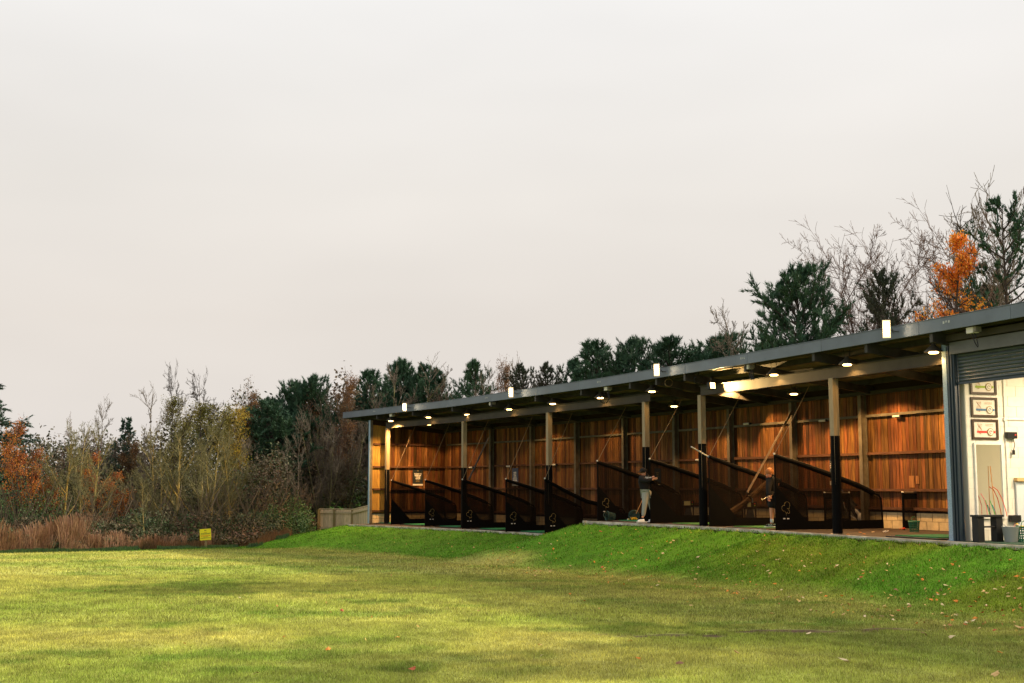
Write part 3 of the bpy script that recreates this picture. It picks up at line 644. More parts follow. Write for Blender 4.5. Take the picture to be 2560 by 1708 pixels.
zz = z0+.045
for nm, mm, pts, lab in (('training_hoop', 's_red', [(.34, .62), (.46, .55), (.56, .38), (.64, .12), (.66, 0)], 'red curved training stick in front of the mirror'),
        ('training_hoop', 's_pink', [(.02, .48), (.09, .38), (.14, .22), (.15, 0)], 'pink curved training stick in front of the mirror'),
        ('training_hoop', 's_green', [(.24, .34), (.28, .24), (.33, .10), (.36, 0)], 'green curved training stick in front of the mirror'),
        ('training_hoop', 's_blue', [(.30, .24), (.35, .13), (.39, 0)], 'short blue curved stick in front of the mirror'),
        ('garden_cane', 's_orange', [(.32, 1.05), (.34, .5), (.36, 0)], 'straight orange cane leaning against the mirror')):
    b = MB(); b.tube([WP(o0+.06+a*1.0, zz+h, .05+.05*(1-h)) for a, h in pts], .008, 6); o = b.build(nm, M[mm]); setp(o, lab, 'stick')
# conduit and boxes
cd = thing('cable_conduit', WP(wall_o(2518), ZU), 'white conduit pipe running down the white wall with a side branch', 'conduit')
oc = wall_o(2518)
MB().tube([WP(oc, 2.55, .02), WP(oc, -.55, .02)], .014, 6).build('pipe', M['whitepaint'], cd)
MB().tube([WP(oc, wz(1050, oc), .02), WP(oc+1.2, wz(1050, oc), .02)], .014, 6).build('pipe', M['whitepaint'], cd)
MB().obox(WP(oc, wz(1050, oc), .02), u, n_, (0, 0, 1), .02, .035, .03).build('junction', M['whitepaint'], cd)
for yy, lab in ((1090, 'black switch box with a hanging cord high on the white wall'), (1295, 'black socket box low on the white wall above the bucket')):
    ob = wall_o(2529); zc = wz(yy, ob); bx = thing('switch_box', WP(ob, zc), lab, 'switch box')
    MB().obox(WP(ob, zc, .05), u, n_, (0, 0, 1), .05, .13, .07).build('housing', M['boxmetal'], bx, bevel=.01)
    if yy == 1090:
        MB().tube([WP(ob+.05, zc-.07, .06), WP(ob+.07, zc-.2, .07), WP(ob+.04, zc-.32, .06)], .009, 5).build('cord', M['cable'], bx)
        MB().obox(WP(ob+.04, zc-.36, .06), u, n_, (0, 0, 1), .018, .025, .05).build('cord_pull', M['cable'], bx)
        MB().obox(WP(ob+.07, zc+.01, .105), u, n_, (0, 0, 1), .006, .018, .015).build('label_plate', M['redband'], bx)
    else:
        MB().tube([WP(ob, zc-.06, .06), WP(ob-.05, zc-.16, .07), WP(ob+.05, zc-.2, .08)], .007, 5).build('flex', M['s_pink'], bx)
wbx = thing('white_board', WP(wall_o(2553), -.6), 'pale whiteboard panel standing against the right of the white wall', 'board')
ob = wall_o(2536)
MB().hex([WP(ob, ZU+.02, .02), WP(ob, ZU+.02, .06), WP(ob+1.3, ZU+.02, .06), WP(ob+1.3, ZU+.02, .02), WP(ob, .08, .02), WP(ob, .08, .06), WP(ob+1.3, .08, .06), WP(ob+1.3, .08, .02)]).build('panel', mat('cool_white_panel', (.66, .72, .78), .4), wbx)
MB().hex([WP(ob-.02, .10, .02), WP(ob-.02, .10, .12), WP(ob+1.3, .10, .12), WP(ob+1.3, .10, .02), WP(ob-.02, .17, .02), WP(ob-.02, .17, .12), WP(ob+1.3, .17, .12), WP(ob+1.3, .17, .02)]).build('shelf', M['wood_pale'], wbx)
# bench: two solid sides with a top and a stretcher, on the floor in front of the wall
def ws(x, y, z=ZU): return G(x, y, z)
pb = ws(2468, 1356); ub, nb = UN(s_part+1)
bn = thing('bench', pb, 'small black slab sided bench below the mirror', 'bench')
def bx_(c, hx, hy, hz, name, m_, par, bev=.006): return MB().obox(c, nb, ub, (0, 0, 1), hx, hy, hz).build(name, m_, par, bevel=bev)
pb = Vector((pb.x+.02, pb.y, ZU+.012))
bx_(pb+Vector((0, 0, .52)), .335, .11, .022, 'bench_top', M['benchmat'], bn)
bx_(pb+Vector((0, 0, .25))-nb*.235, .085, .085, .248, 'bench_side', M['benchmat'], bn); bx_(pb+Vector((0, 0, .25))+nb*.235, .085, .085, .248, 'bench_side', M['benchmat'], bn)
bx_(pb+Vector((0, 0, .30)), .15, .06, .015, 'stretcher', M['benchmat'], bn)
pk = ws(2528, 1357); bk = thing('bucket', pk, 'grey flexible bucket with two loop handles right of the bench', 'bucket')
MB().lathe(pk+Vector((0, 0, .012)), [(0, 0), (.12, 0), (.125, .01), (.165, .30), (.172, .31), (.160, .305), (.12, .03), (0, .03)], 20).build('tub', M['bucket'], bk, smooth=True)
for sgn in (-1, 1): MB().tube([pk+nb*.165*sgn+ub*.05*math.cos(t)+Vector((0, 0, .31+.05*math.sin(t))) for t in np.linspace(0, math.pi, 7)], .009, 5).build('handle', M['bucket'], bk)
b = MB()
for k in range(14): b.ball(pk+Vector((random.uniform(-.1, .1), random.uniform(-.1, .1), .285)), .024, 6)
setp(b.build('golf_ball_heap', M['ballw']), 'white golf balls filling the grey bucket', 'golf balls', kind='stuff')
def wire_basket(loc, r0, r1, h, m_, label, axis=(0, 0, 1), group=None, k=18, rows=7):
    t = thing('ball_basket', loc, label, 'basket', group); ax = Vector(axis).normalized(); a = ax.orthogonal().normalized(); c = ax.cross(a); w = MB(); loc = Vector(loc)
    def ring(r, hh, th): w.tube([loc+ax*hh+(a*math.cos(q)+c*math.sin(q))*r for q in np.linspace(0, 2*math.pi, 19)], th, 4, cap=False)
    for i in range(rows): ring(r0+(r1-r0)*i/(rows-1), h*i/(rows-1), .008 if i < rows-1 else .016)
    for j in range(k):
        q = 2*math.pi*j/k; e = a*math.cos(q)+c*math.sin(q); w.tube([loc+e*r0, loc+ax*h+e*r1], .007, 4, cap=False)
    w.build('wire_body', m_, t)
    w = MB(); w.lathe(loc+ax*.01, [(0, 0), (r0, 0)], 16, axis=ax); w.build('base_disc', m_, t)
    w = MB(); w.tube([loc+ax*(h+.10*math.sin(q)*1.2)+a*r1*math.cos(q) for q in np.linspace(0, math.pi, 9)], .008, 5); w.build('handle', m_, t)
    return t
pg = ws(2562, 1357); wire_basket(pg+Vector((0, 0, .015)), .11, .15, .3, M['basket'], 'green ball basket cut by the right edge beside the bucket', group='ball baskets')
b = MB()
for k in range(10): b.ball(pg+Vector((random.uniform(-.09, .09), random.uniform(-.09, .09), .30+random.uniform(0, .04))), .022, 6)
setp(b.build('golf_ball_heap', M['ball']), 'yellow golf balls in the basket at the right edge', 'golf balls', kind='stuff')
duck = thing('toy_duck', WP(wall_o(2545), ZU), 'small yellow duck shaped club cover above the grey bucket', 'head cover')
dc = P(2547, 1320, pk.y+.2)
MB().ball(dc, .05, 8, (1, 1.4, .8)).build('duck_body', M['ball'], duck, smooth=True); MB().ball(dc+Vector((-.04, -.02, .06)), .032, 8).build('duck_head', M['ball'], duck, smooth=True)
MB().ball(dc+Vector((-.075, -.02, .055)), .014, 6).build('duck_beak', M['s_orange'], duck)
MB().tube([dc, dc+Vector((0, .05, -.38))], .012, 5).build('duck_stem', M['cable'], duck)

# ------------------------------------------------------------------ lamps
def pendant(x, y, o, label, power, flat=1):
    s_ = S(x, o, 2.8); c = B(s_, o, 0); z = (1215-y)*c.y/FPX*1.003; c.z = z; t = thing('pendant_lamp', c, label, 'lamp', 'warm pendant lamps under the roof')
    r = .20
    MB().lathe(c, [(r, -.02), (r*.98, .0), (.10, .09), (.05, .13), (.05, .17), (.0, .17)], 18).build('lamp_shade', M['lampmetal'], t, smooth=True)
    MB().lathe(c+Vector((0, 0, -.035)), [(0, -.02), (.09, -.012), (.11, .01), (.08, .03), (0, .035)], 14).build('bulb', M['bulb'], t, smooth=True)
    for sg_ in (-1, 1): MB().tube([c+Vector((.06*sg_, 0, .13)), c+Vector((.085*sg_, 0, RZ(o)-.02-z))], .006, 4).build('bracket', M['cable'], t)
    lo_ = lamp('lamp_light', 'SPOT', (0, 0, 0), power*(2.9 if o > 2 else 1), (1, .54, .18), .05, rot=(0, 0, -1), spot=R(134 if o > 2 else 152), blend=.22 if o > 2 else .45)
    lo_.parent = t; lo_.location = (0, 0, -.07)
PEND = [(977, 1053, .28, 'pendant lamp nearest the far end wall', 1700), (1071, 1044, .4, 'pendant lamp second from the far end', 20), (1168, 1037, .6, 'pendant lamp above the second post', 18), (1273, 1024, .4, 'pendant lamp below the second floodlight', 20),
        (1382, 1010, .4, 'pendant lamp above the third post', 22), (1501, 995, .4, 'pendant lamp beside a coiled cable', 22), (1630, 979, .4, 'pendant lamp above the golfer in grey trousers', 35),
        (1935, 937, .45, 'pendant lamp right of the lit soffit', 40), (2118, 911, .4, 'pendant lamp above the post nearest the doorway', 50), (2334, 880, .4, 'pendant lamp beside the galvanised corner post', 50),
        (1685, 1016, 2.3, 'small pendant lamp deep inside left of the work light', 190), (1984, 985, 2.5, 'small pendant lamp deep inside above the leaning pole', 240),
        (1072, 1062, 2.4, 'pendant lamp half hidden behind the beam by the end wall', 130), (1300, 1034, 2.6, 'pendant lamp half hidden behind the beam above the blue poster', 95), (1455, 1017, 2.6, 'pendant lamp half hidden behind the beam at the platform step', 75),
        (1838, 964, 2.7, 'pendant lamp half hidden behind the lit beam', 230), (2120, 936, 2.7, 'pendant lamp half hidden behind the beam right of the near post', 300), (2290, 916, 2.7, 'pendant lamp half hidden behind the beam in the last bay', 230)]
for a in PEND: pendant(*a)
# floodlights on the fascia
for x, y, hh, lab in ((1012, 1020, .21, 'lit floodlight nearest the far end of the roof edge'), (1278, 983, .22, 'lit floodlight second from the far end of the roof edge'), (1642, 927, .22, 'lit floodlight third from the far end of the roof edge'), (2216, 824, .24, 'lit floodlight nearest the shutter doorway')):
    s_ = S(x, -.25, 3.4); c = B(s_, -.25, 0); c.z = (1215-y)*c.y/FPX*1.004; u, n_ = UN(s_); t = thing('floodlight', c, lab, 'floodlight', 'lit floodlights on the roof edge')
    f = Vector((-.25, -1, -.12)).normalized(); sdv = f.cross((0, 0, 1)).normalized(); up = sdv.cross(f)
    hh *= .76; MB().obox(c, sdv, f, up, .085, .035, hh+.012).build('housing', M['lampmetal'], t, bevel=.008)
    MB().obox(c+f*.037, sdv, f, up, .083, .003, hh+.01).build('glow_rim', M['floodrim'], t, bevel=.03)
    MB().obox(c+f*.044, sdv, f, up, .055, .004, hh-.035).build('lens', M['flood'], t, bevel=.03)
    for k in (-1, 1): MB().tube([c+sdv*.12*k, c+sdv*.12*k-f*.08, B(s_, 0, 3.33)+u*.1*k], .01, 5).build('bracket_arm', M['lampmetal'], t)
# work light aimed at soffit
s_ = S(1775, .30, 2.8); c = B(s_, .30, 2.96-.08); u, n_ = UN(s_); t = thing('work_light', c, 'black work light shining along the soffit beside the post', 'work light')
c = P(1778, 965, B(s_, .30, 0).y); dirw = (u*1.0+n_*.16+Vector((0, 0, .12))).normalized(); t.location = c
MB().obox(c, dirw, dirw.cross((0, 0, 1)), dirw.cross((0, 0, 1)).cross(dirw), .06, .10, .10).build('housing', M['boxmetal'], t, bevel=.01)
for k in range(4): MB().obox(c-dirw*.075+Vector((0, 0, -.07+.045*k)), dirw, dirw.cross((0, 0, 1)), (0, 0, 1), .02, .09, .006).build('cooling_fin', M['boxmetal'], t)
MB().obox(c+dirw*.064, dirw, dirw.cross((0, 0, 1)), dirw.cross((0, 0, 1)).cross(dirw), .003, .085, .08).build('lens', M['workflood'], t)
MB().tube([c+Vector((0, 0, .10)), c+Vector((0, 0, .25))], .012, 5).build('yoke', M['boxmetal'], t)
lw = lamp('work_light_beam', 'SPOT', (0, 0, 0), 750, (1, .62, .22), .05, rot=dirw, spot=R(125), blend=.5); lw.parent = t; lw.location = dirw*.08
# white boxes + cables under the fascia
for x, y, lab, loops in ((980, 1037, 'white junction box under the roof edge by the far end floodlight', 0), (1230, 1007, 'white junction box under the roof edge left of the second floodlight', 0), (1519, 968, 'white junction box under the roof edge with hanging cable', 1), (1872, 914, 'white junction box under the roof edge above the lit soffit', 2), (2432, 821, 'white junction box above the roller shutter header', 1)):
    s_ = S(x, .16, 3.0); c = B(s_, .16, 0); c.z = min((1215-y)*c.y/FPX*1.004, 3.12); u, n_ = UN(s_); t = thing('junction_box', c, lab, 'junction box', 'white junction boxes under the roof edge')
    MB().obox(c, u, n_, (0, 0, 1), .10, .08, .06).build('box_body', M['whiteplastic'], t, bevel=.006)
    MB().obox(c+u*.14+Vector((0, 0, .01)), u, n_, (0, 0, 1), .035, .07, .05).build('box_back', M['kerb'], t)
    for k in range(loops): MB().tube([c+u*(.05+.1*k)+Vector((0, 0, -.05))+u*.09*math.sin(q*1.3)+Vector((0, 0, -.30*math.sin(q))) for q in np.linspace(0, math.pi, 9)], .012, 5).build('cable', M['cable'], t)
for x, y, r, lab, mm in ((1672, 957, .11, 'pale coiled cable hanging right of the third floodlight', 'rope'), (1511, 998, .13, 'black coiled cable hanging by the pendant lamp', 'cable'), (1747, 949, .12, 'black coiled cable hanging left of the work light', 'cable'), (1840, 922, .09, 'small black coiled cable above the lit soffit', 'cable')):
    s_ = S(x, .3, 3.0); c = P(x, y, B(s_, .3, 0).y); b = MB()
    for k in range(3): b.tube([c+Vector((r*math.sin(q)*(1+.05*k), .02*k, r*math.cos(q)*(1+.03*k))) for q in np.linspace(0, 2*math.pi, 17)], .009, 4)
    b.tube([c+Vector((0, 0, r)), c+Vector((0, .1, r+.25))], .008, 4)
    setp(b.build('coiled_cable', M[mm]), lab, 'cable')
# small wall lights and fittings on the back wall
for x, y, lab in ((1746, 1150, 'small pale wall fitting left of the padded post'), (1866, 1060, 'dim wall fitting on the rail behind the leaning pole'), (2056, 1052, 'pale wall fitting beside the post nearest the doorway'), (2241, 1041, 'grey wall fitting on the upper rail of the last bay'), (1151+26, 1169, 'small pale wall fitting beside the second post'), (1271, 1166, 'small pale wall fitting above the blue poster'), (1385, 1162, 'small pale wall fitting beside the third post')):
    o = OB-.16; s_ = S(x, o, .9); c = B(s_, o, 0); c = P(x, y, c.y); u, n_ = UN(s_); t = thing('wall_fitting', c, lab, 'wall light', 'small fittings on the back wall rails')
    MB().tube([c-u*.14, c+u*.14], .035, 8).build('tube', M['whiteplastic'], t); MB().obox(c+n_*.03+u*.06, u, n_, (0, 0, 1), .12, .04, .03).build('backplate', M['boxmetal'], t)

# ------------------------------------------------------------------ dividers
DIV = [(978, 'divider net nearest the far end wall', 0), (1063, 'divider net second from the far end', 1), (1156, 'divider net in front of the second post', 1), (1265, 'divider net in front of the blue poster', 1), (1363, 'divider net in front of the third post, with a sagging bar', 1),
       (1495, 'divider net at the step where the platform rises', 1), (1627, 'divider net beside the golfer in grey trousers', 0), (1775, 'divider net with a white pole end, left of the golfer in shorts', 0), (1941, 'large divider net right of the golfer in shorts', 1)]
DL = 3.3
for x, lab, logo in DIV:
    o0 = .42 if x > 1400 else .28
    s_ = S(x, o0, ZU if x > 1468 else ZL); zf = zfloor(s_+.15); 
    if x > 1480: zf = ZU
    if x < 1450: zf = ZL
    u, n_ = UN(s_)
    D = lambda a, h, t=0: B(s_, o0, zf)+n_*a+Vector((0, 0, h))+u*t
    dv = thing('bay_divider', D(0, 0), lab, 'net divider', 'black net dividers between the tee bays')
    sag = .28 if x == 1363 else 0
    top = [(0, 1.92), (.8, 1.70-sag*.6), (1.7, 1.43-sag), (2.6, 1.14-sag*.6), (DL-.25, .95-sag*.2), (DL-.08, .90-sag*.1), (DL, .78)]
    if x == 1775:
        top = [(0, 2.00-.04)]+top[1:]
    # padded bar
    MB().tube([D(a, h) for a, h in top[:5]], [.045, .06, .065, .065, .06], 8, sq=1.1).build('padded_bar', M['pad'], dv)
    MB().tube([D(a, h) for a, h in top[4:]]+[D(DL+.03, .02)], .024, 8).build('rear_leg', M['pad'], dv)
    MB().tube([D(0, .0), D(0, 1.92)], .022, 8).build('front_pole', M['pad'], dv)
    # net panel (upper)
    tri_h, tri_a, bh = 1.15, .92, .24
    b = MB(); topn = [(a, h-.05) for a, h in top[:-2]]+[(DL, .80)]
    botn = [(0, tri_h), (tri_a, bh), (1.7, bh), (2.6, bh), (DL-.25, bh), (DL, bh)]
    vs = [D(a, h) for a, h in topn]+[D(a, h) for a, h in botn]
    k = len(topn)
    b.quadmesh(vs, [(i, k+i, k+i+1, i+1) for i in range(k-1)])
    b.build('net_panel', M['net'], dv)
    b = MB()
    for tt in (0,):
        vs = [D(0, .015, -.012), D(DL, .015, -.012), D(DL, bh, -.012), D(tri_a, bh, -.012), D(0, tri_h, -.012), D(0, .015, .012), D(DL, .015, .012), D(DL, bh, .012), D(tri_a, bh, .012), D(0, tri_h, .012)]
        b.quadmesh(vs, [(0, 1, 2, 3, 4), (9, 8, 7, 6, 5)]+[(i, i+5, (i+1) % 5+5, (i+1) % 5) for i in range(5)])
    b.build('vinyl_skirt', M['black'], dv)
    # tip and rope
    MB().ball(D(-.01, 1.96), .03, 6).build('tip_cap', M['whiteplastic'] if x != 1775 else M['blueband'], dv)
    ro = 1.25
    MB().tube([D(0, 1.95), D(1.15, 2.66-zf)], .0085 if x < 1400 else .0095, 4).build('stay_rope', M['rope'], dv)
    if x == 1775:
        MB().tube([D(.05, 1.93), D(.05, 1.93)-n_*.62+Vector((0, 0, .30))], .018, 8).build('pole_end', M['whiteplastic'], dv)
    if logo:
        b = MB(); w = .0045; cx, cz = .30, .52; g_ = lambda a, h: D(cx+a, cz+h, .018)
        def arc(ca, ch, r, t0, t1, n=12): b.tube([g_(ca+r*math.cos(t), ch+r*math.sin(t)) for t in np.linspace(t0, t1, n)], w, 4)
        arc(.03, .13, .085, -.4, 3.4); arc(-.06, .05, .075, 1.3, 4.9); arc(.055, -.04, .05, -1.9, 1.4); arc(.06, .07, .04, -2.4, .6, 8)
        b.tube([g_(-.05, -.02), g_(.0, -.07), g_(.0, -.17)], w, 4); b.tube([g_(.0, -.09), g_(.045, -.05)], w, 4)
        b.build('tree_logo', M['gold'], dv)
        b = MB()
        for k0, k1 in ((-.10, -.03), (.02, .09)):
            for q in range(3): b.obox(g_(k0+(k1-k0)*(q+.5)/3, -.215), n_, u, (0, 0, 1), (k1-k0)/7.5, .002, .014)
        b.build('logo_lettering', M['whiteink'], dv)
# rear net screens
def screen(x0, x1, yt, yb, lab):
    Dm = G((x0+x1)/2, yb, ZU).y; a, b_ = G(x0, yb, ZU), G(x1, yb, ZU); b_ = P(x1, yb, a.y); b_.z = ZU; h = (yb-yt)*a.y/FPX
    t = thing('net_screen', a, lab, 'net screen', 'framed net screens at the back of the bays'); up = Vector((0, 0, 1))
    for p in (a, b_): MB().tube([p, p+up*h], .032, 8).build('upright', M['pad'], t)
    MB().tube([a+up*h, b_+up*h], .025, 8).build('top_tube', M['pole'], t)
    for p in (a, b_): MB().ball(p+up*h, .035, 6).build('corner_joint', M['whiteplastic'], t); MB().ball(p+up*.03, .03, 6).build('foot_joint', M['whiteplastic'], t)
    for z0, z1, m_, nm in ((h-.17, h-.03, M['black'], 'top_band'), (.25, h-.17, M['net'], 'net_panel'), (.03, .25, M['black'], 'skirt')):
        q = MB(); q.quadmesh([a+up*z0, b_+up*z0, b_+up*z1, a+up*z1], [(0, 1, 2, 3)]); q.build(nm, m_, t)
screen(2260, 2315, 1233, 1325, 'black framed net screen behind the green ball basket')
screen(2064, 2125, 1234, 1320, 'black framed net screen behind the post nearest the doorway')
# leaning poles and fallen roll
def stick(name, a, b_, r, m_, lab, cat, k=8): return setp(MB().tube([a, b_], r, k).build(name, m_), lab, cat)
s_ = S(1985, 2.6, 1)
stick('leaning_pole', P(1980, 1028, 36.6), P(1868, 1232, 35.2), .032, M['pole'], 'long dark steel pole leaning to the roof behind the golfer in shorts', 'pole')
stick('leaning_pole', P(1221, 1095, 50.5), P(1172, 1200, 50.0), .035, M['steel_dark'], 'thin dark diagonal pole in the bay right of the second post', 'pole')
a, b_ = G(1796, 1311, ZU+.04), P(1921, 1205, 37.2); r_ = thing('rolled_canvas', a, 'long tan rolled canvas slanting from the floor behind the golfer in shorts', 'canvas roll')
MB().tube([a.lerp(b_, t)+Vector((0, 0, .03*math.sin(t*9))) for t in np.linspace(0, 1, 9)], [.03, .07, .095, .085, .075, .07, .065, .06, .05], 8, sq=1.2).build('canvas', M['tanroll'], r_)
for q in (.25, .6): MB().tube([a.lerp(b_, q), a.lerp(b_, q+.015)], .10, 8).build('strap', M['cable'], r_)

# mats
def mat_(x0, x1, yf, z, lab, m_='turf', depth=1.5, tray=True):
    a, b_ = G(x0, yf, z), G(x1, yf, z); s0 = S(x0, .9, z)
    u, n_ = UN(s0); c = a.lerp(b_, .5); w = (b_-a).length/2
    return c
mats = []
dsx = [S(x, .4, ZU if x > 1450 else ZL) for x, _, _ in DIV]
bays = [(s_w0+.1, dsx[0]-.1)]+[(a+.15, b_-.12) for a, b_ in zip(dsx, dsx[1:])]
bays.append((s_part-2.2, s_part-.25))
names_ = ['beside the far end wall', 'in the second bay', 'in the bay before the second post', 'in the bay after the second post', 'in the bay before the third post', 'in the last lower bay', 'under the golfer in grey trousers', 'in the bay left of the golfer in shorts', 'under the golfer in shorts', 'in the bay nearest the doorway']
for (a, b_), nm in zip(bays, names_):
    m_ = (a+b_)/2; zf = zfloor(m_); w = min((b_-a)/2-.1, .95); u, n_ = UN(m_)
    lime = nm in ('in the bay left of the golfer in shorts', 'under the golfer in shorts')
    t = thing('tee_mat', B(m_, 1.1, zf), ('lime' if lime else 'green')+' turf tee mat '+nm, 'tee mat', 'turf tee mats in the bays')
    bar(MB(), m_-w, m_+w, .5, 2.0, zf+.001, zf+.028).build('rubber_tray', M['tanmat'] if zf == ZU and not nm.startswith('in the bay nearest') else M['boxmetal'], t, bevel=.004)
    bar(MB(), m_-w*.8, m_+w*.8, .62, 1.9, zf+.03, zf+.05).build('turf', M['turf_lime'] if lime else M['turf'], t)
# baskets, ball piles
wire_basket(G(2286, 1330, ZU), .10, .135, .26, M['basket'], 'green plastic ball basket on the floor before the net screen', group='ball baskets')
p_ = G(1536, 1303, ZU); wire_basket(p_+Vector((0, 0, .14)), .11, .15, .26, M['basket_dark'], 'dark wire ball basket tipped on its side left of the ball pile', axis=(-1, -.3, .12), group='ball baskets')
p_ = G(1584, 1302, ZU+.03); wire_basket(p_+Vector((0.05, .12, .14)), .13, .17, .24, M['basket_dark'], 'dark wire ball basket tipped behind the yellow balls', axis=(-.2, -1, .1), group='ball baskets')
bm_ = MB().ball((0, 0, 0), .0235, 10); ball_me = bpy.data.meshes.new('golf_ball'); ball_me.from_pydata(bm_.v, [], bm_.f); ball_me.materials.append(M['ball']); ball_me.polygons.foreach_set('use_smooth', [True]*len(bm_.f))
spots = []
for k in range(34):
    lay = 0 if k < 22 else 1
    x_ = (random.random()+random.random()-1)*(.25 if lay == 0 else .12); y_ = random.uniform(-.10, .10)*(1-lay*.4)
    o = bpy.data.objects.new('golf_ball', ball_me); COL.objects.link(o); o.location = p_+Vector((x_, y_, .0235+.03+.038*lay-.0)); setp(o, 'yellow golf ball in the spilled pile beside the golfer in grey trousers', 'golf ball', 'spilled yellow golf balls')
wb = ball_me.copy(); wb.materials.clear(); wb.materials.append(M['ballw'])
o = bpy.data.objects.new('golf_ball', wb); COL.objects.link(o); o.location = G(1569.5, 1301, ZU+.04)+Vector((0, 0, .03)); setp(o, 'white golf ball at the left end of the yellow ball pile', 'golf ball')
# ball dispensers
def dispenser(x, yb, lab, yellow):
    c = G(x, yb, ZU+.01); t = thing('ball_dispenser', c, lab, 'ball dispenser', 'tee dispensers in the upper bays'); fx = Vector((.95, -.12, 0)).normalized(); fy = Vector((.12, .95, 0))
    q = MB(); q.hex([c+fx*a+fy*b+Vector((0, 0, h)) for h, w in ((0, .17), (.46, .07)) for a, b in ((-w, -.09), (w, -.09), (w, .09), (-w, .09))]); q.build('tapered_stand', M['slate'], t, bevel=.004)
    q = MB(); q.obox(c+Vector((0, 0, .56)), fx, fy, (0, 0, 1), .19, .12, .105); q.build('cabinet', M['boxmetal'], t, bevel=.012)
    MB().obox(c+Vector((-.03, 0, .58))-fy*.123, fx, fy, (0, 0, 1), .10 if yellow else .05, .003, .065).build('screen', M['screen'], t)
    for k in (0, 1): MB().obox(c+fx*.13+Vector((0, 0, .55+.06*k))-fy*.123, fx, fy, (0, 0, 1), .018, .004, .018).build('button', M['redband'] if k else M['greenband'], t)
    for sg_ in (-1, 1): MB().obox(c+fx*.16*sg_+Vector((0, 0, .23)), fx, fy, (0, 0, 1), .018, .10, .23).build('side_leg', M['boxmetal'], t)
dispenser(1721, 1304, 'tee dispenser with a lit yellow screen beside the golf bag', True); dispenser(1876, 1311, 'tee dispenser with a small screen left of the golfer in shorts', False)
o = setp(MB().obox(G(1752, 1304, ZU+.03), (1, 0, 0), (0, 1, 0), (0, 0, 1), .28, .03, .025).build('timber_batten', M['wood_pale'], bevel=.004), 'pale timber batten on the floor right of the tee dispenser', 'batten')
# golf bags
def golfbag(base, top, r, mbody, lab, accents):
    t = thing('golf_bag', base, lab, 'golf bag'); base = Vector(base); top = Vector(top); ax = (top-base).normalized(); sd_ = ax.cross(Vector((0, 1, 0))).normalized(); L = (top-base).length
    MB().tube([base+ax*L*q for q in (0, .06, .3, .6, .93, 1)], [r*.9, r, r*1.05, r*.95, r*.95, r*1.02], 12).build('bag_body', mbody, t, smooth=True)
    MB().tube([base+ax*L*q-Vector((0, .9, 0))*r for q in (.08, .2, .45, .52)], [r*.35, r*.6, r*.55, r*.2], 8).build('side_pocket', accents, t, smooth=True)
    MB().tube([base+ax*L*.97, base+ax*L*1.01], r*1.08, 12).build('bag_collar', M['bagblack'], t)
    MB().tube([base+ax*L*q+sd_*(r+.10*math.sin((q-.2)/.7*math.pi)) for q in np.linspace(.2, .9, 7)], .018, 5).build('shoulder_strap', accents, t)
    for k in range(5):
        e = base+ax*L+sd_*r*.5*math.cos(k*1.3)+Vector((0, 1, 0))*r*.5*math.sin(k*1.3); e2 = e+ax*(.12+.05*k)+sd_*.03*(k-2)
        c = MB().tube([e, e2], .007, 5).build('club_shaft', M['chrome'], t)
        q = MB(); q.ball(e2+ax*.03, .035+.012*(k % 3), 8, (1, .7, .8)); q.build('club_head' if k % 3 else 'head_cover', M['chrome'] if k % 3 else M['bagtan'], t, smooth=True)
    for sg_ in (-1, 1): MB().tube([base+ax*L*.8+sd_*.05*sg_-Vector((0, r, 0)), base+ax*L*.1+sd_*.22*sg_-Vector((0, .28, 0))], .009, 5).build('stand_leg', M['bagblack'], t)
golfbag(G(1741, 1296, ZU), P(1737, 1232, G(1741, 1296, ZU).y), .13, M['bagblack'], 'dark upright golf bag with tan trim behind the tee dispenser', M['bagtan'])
gb = G(2160, 1318, ZU); gt = P(2112, 1240, gb.y+.3)
golfbag(gb+Vector((0.04, 0, .12)), gt, .125, M['bagblack'], 'black and white golf bag leaning by the post nearest the doorway', M['bagwhite'])
q = MB(); bd = (gt-gb).normalized(); q.tube([gb+Vector((.04, -.13, .10))+bd*t for t in (-.02, .08, .22, .32)], [.08, .15, .15, .09], 10); setp(q.build('bag_pouch', M['bagwhite'], smooth=True), 'white zipped pouch at the foot of the leaning golf bag', 'pouch')
# litter on the platform
for x, y, lab in ((2214, 1333, 'crumpled white wrapper on the platform floor'), (2256, 1325, 'small orange plastic tee by the divider foot')):
    c = G(x, y, ZU+.01); q = MB(); 
    for k in range(6): q.obox(c+Vector((random.uniform(-.06, .06), random.uniform(-.04, .04), .02+random.uniform(0, .03))), (1, random.uniform(-1, 1), .3), (random.uniform(-1, 1), 1, 0), (0, 0, 1), .035, .02, .004)
    setp(q.build('wrapper' if x < 2250 else 'rubber_tee', M['paper'] if x < 2250 else M['s_red']), lab, 'litter')

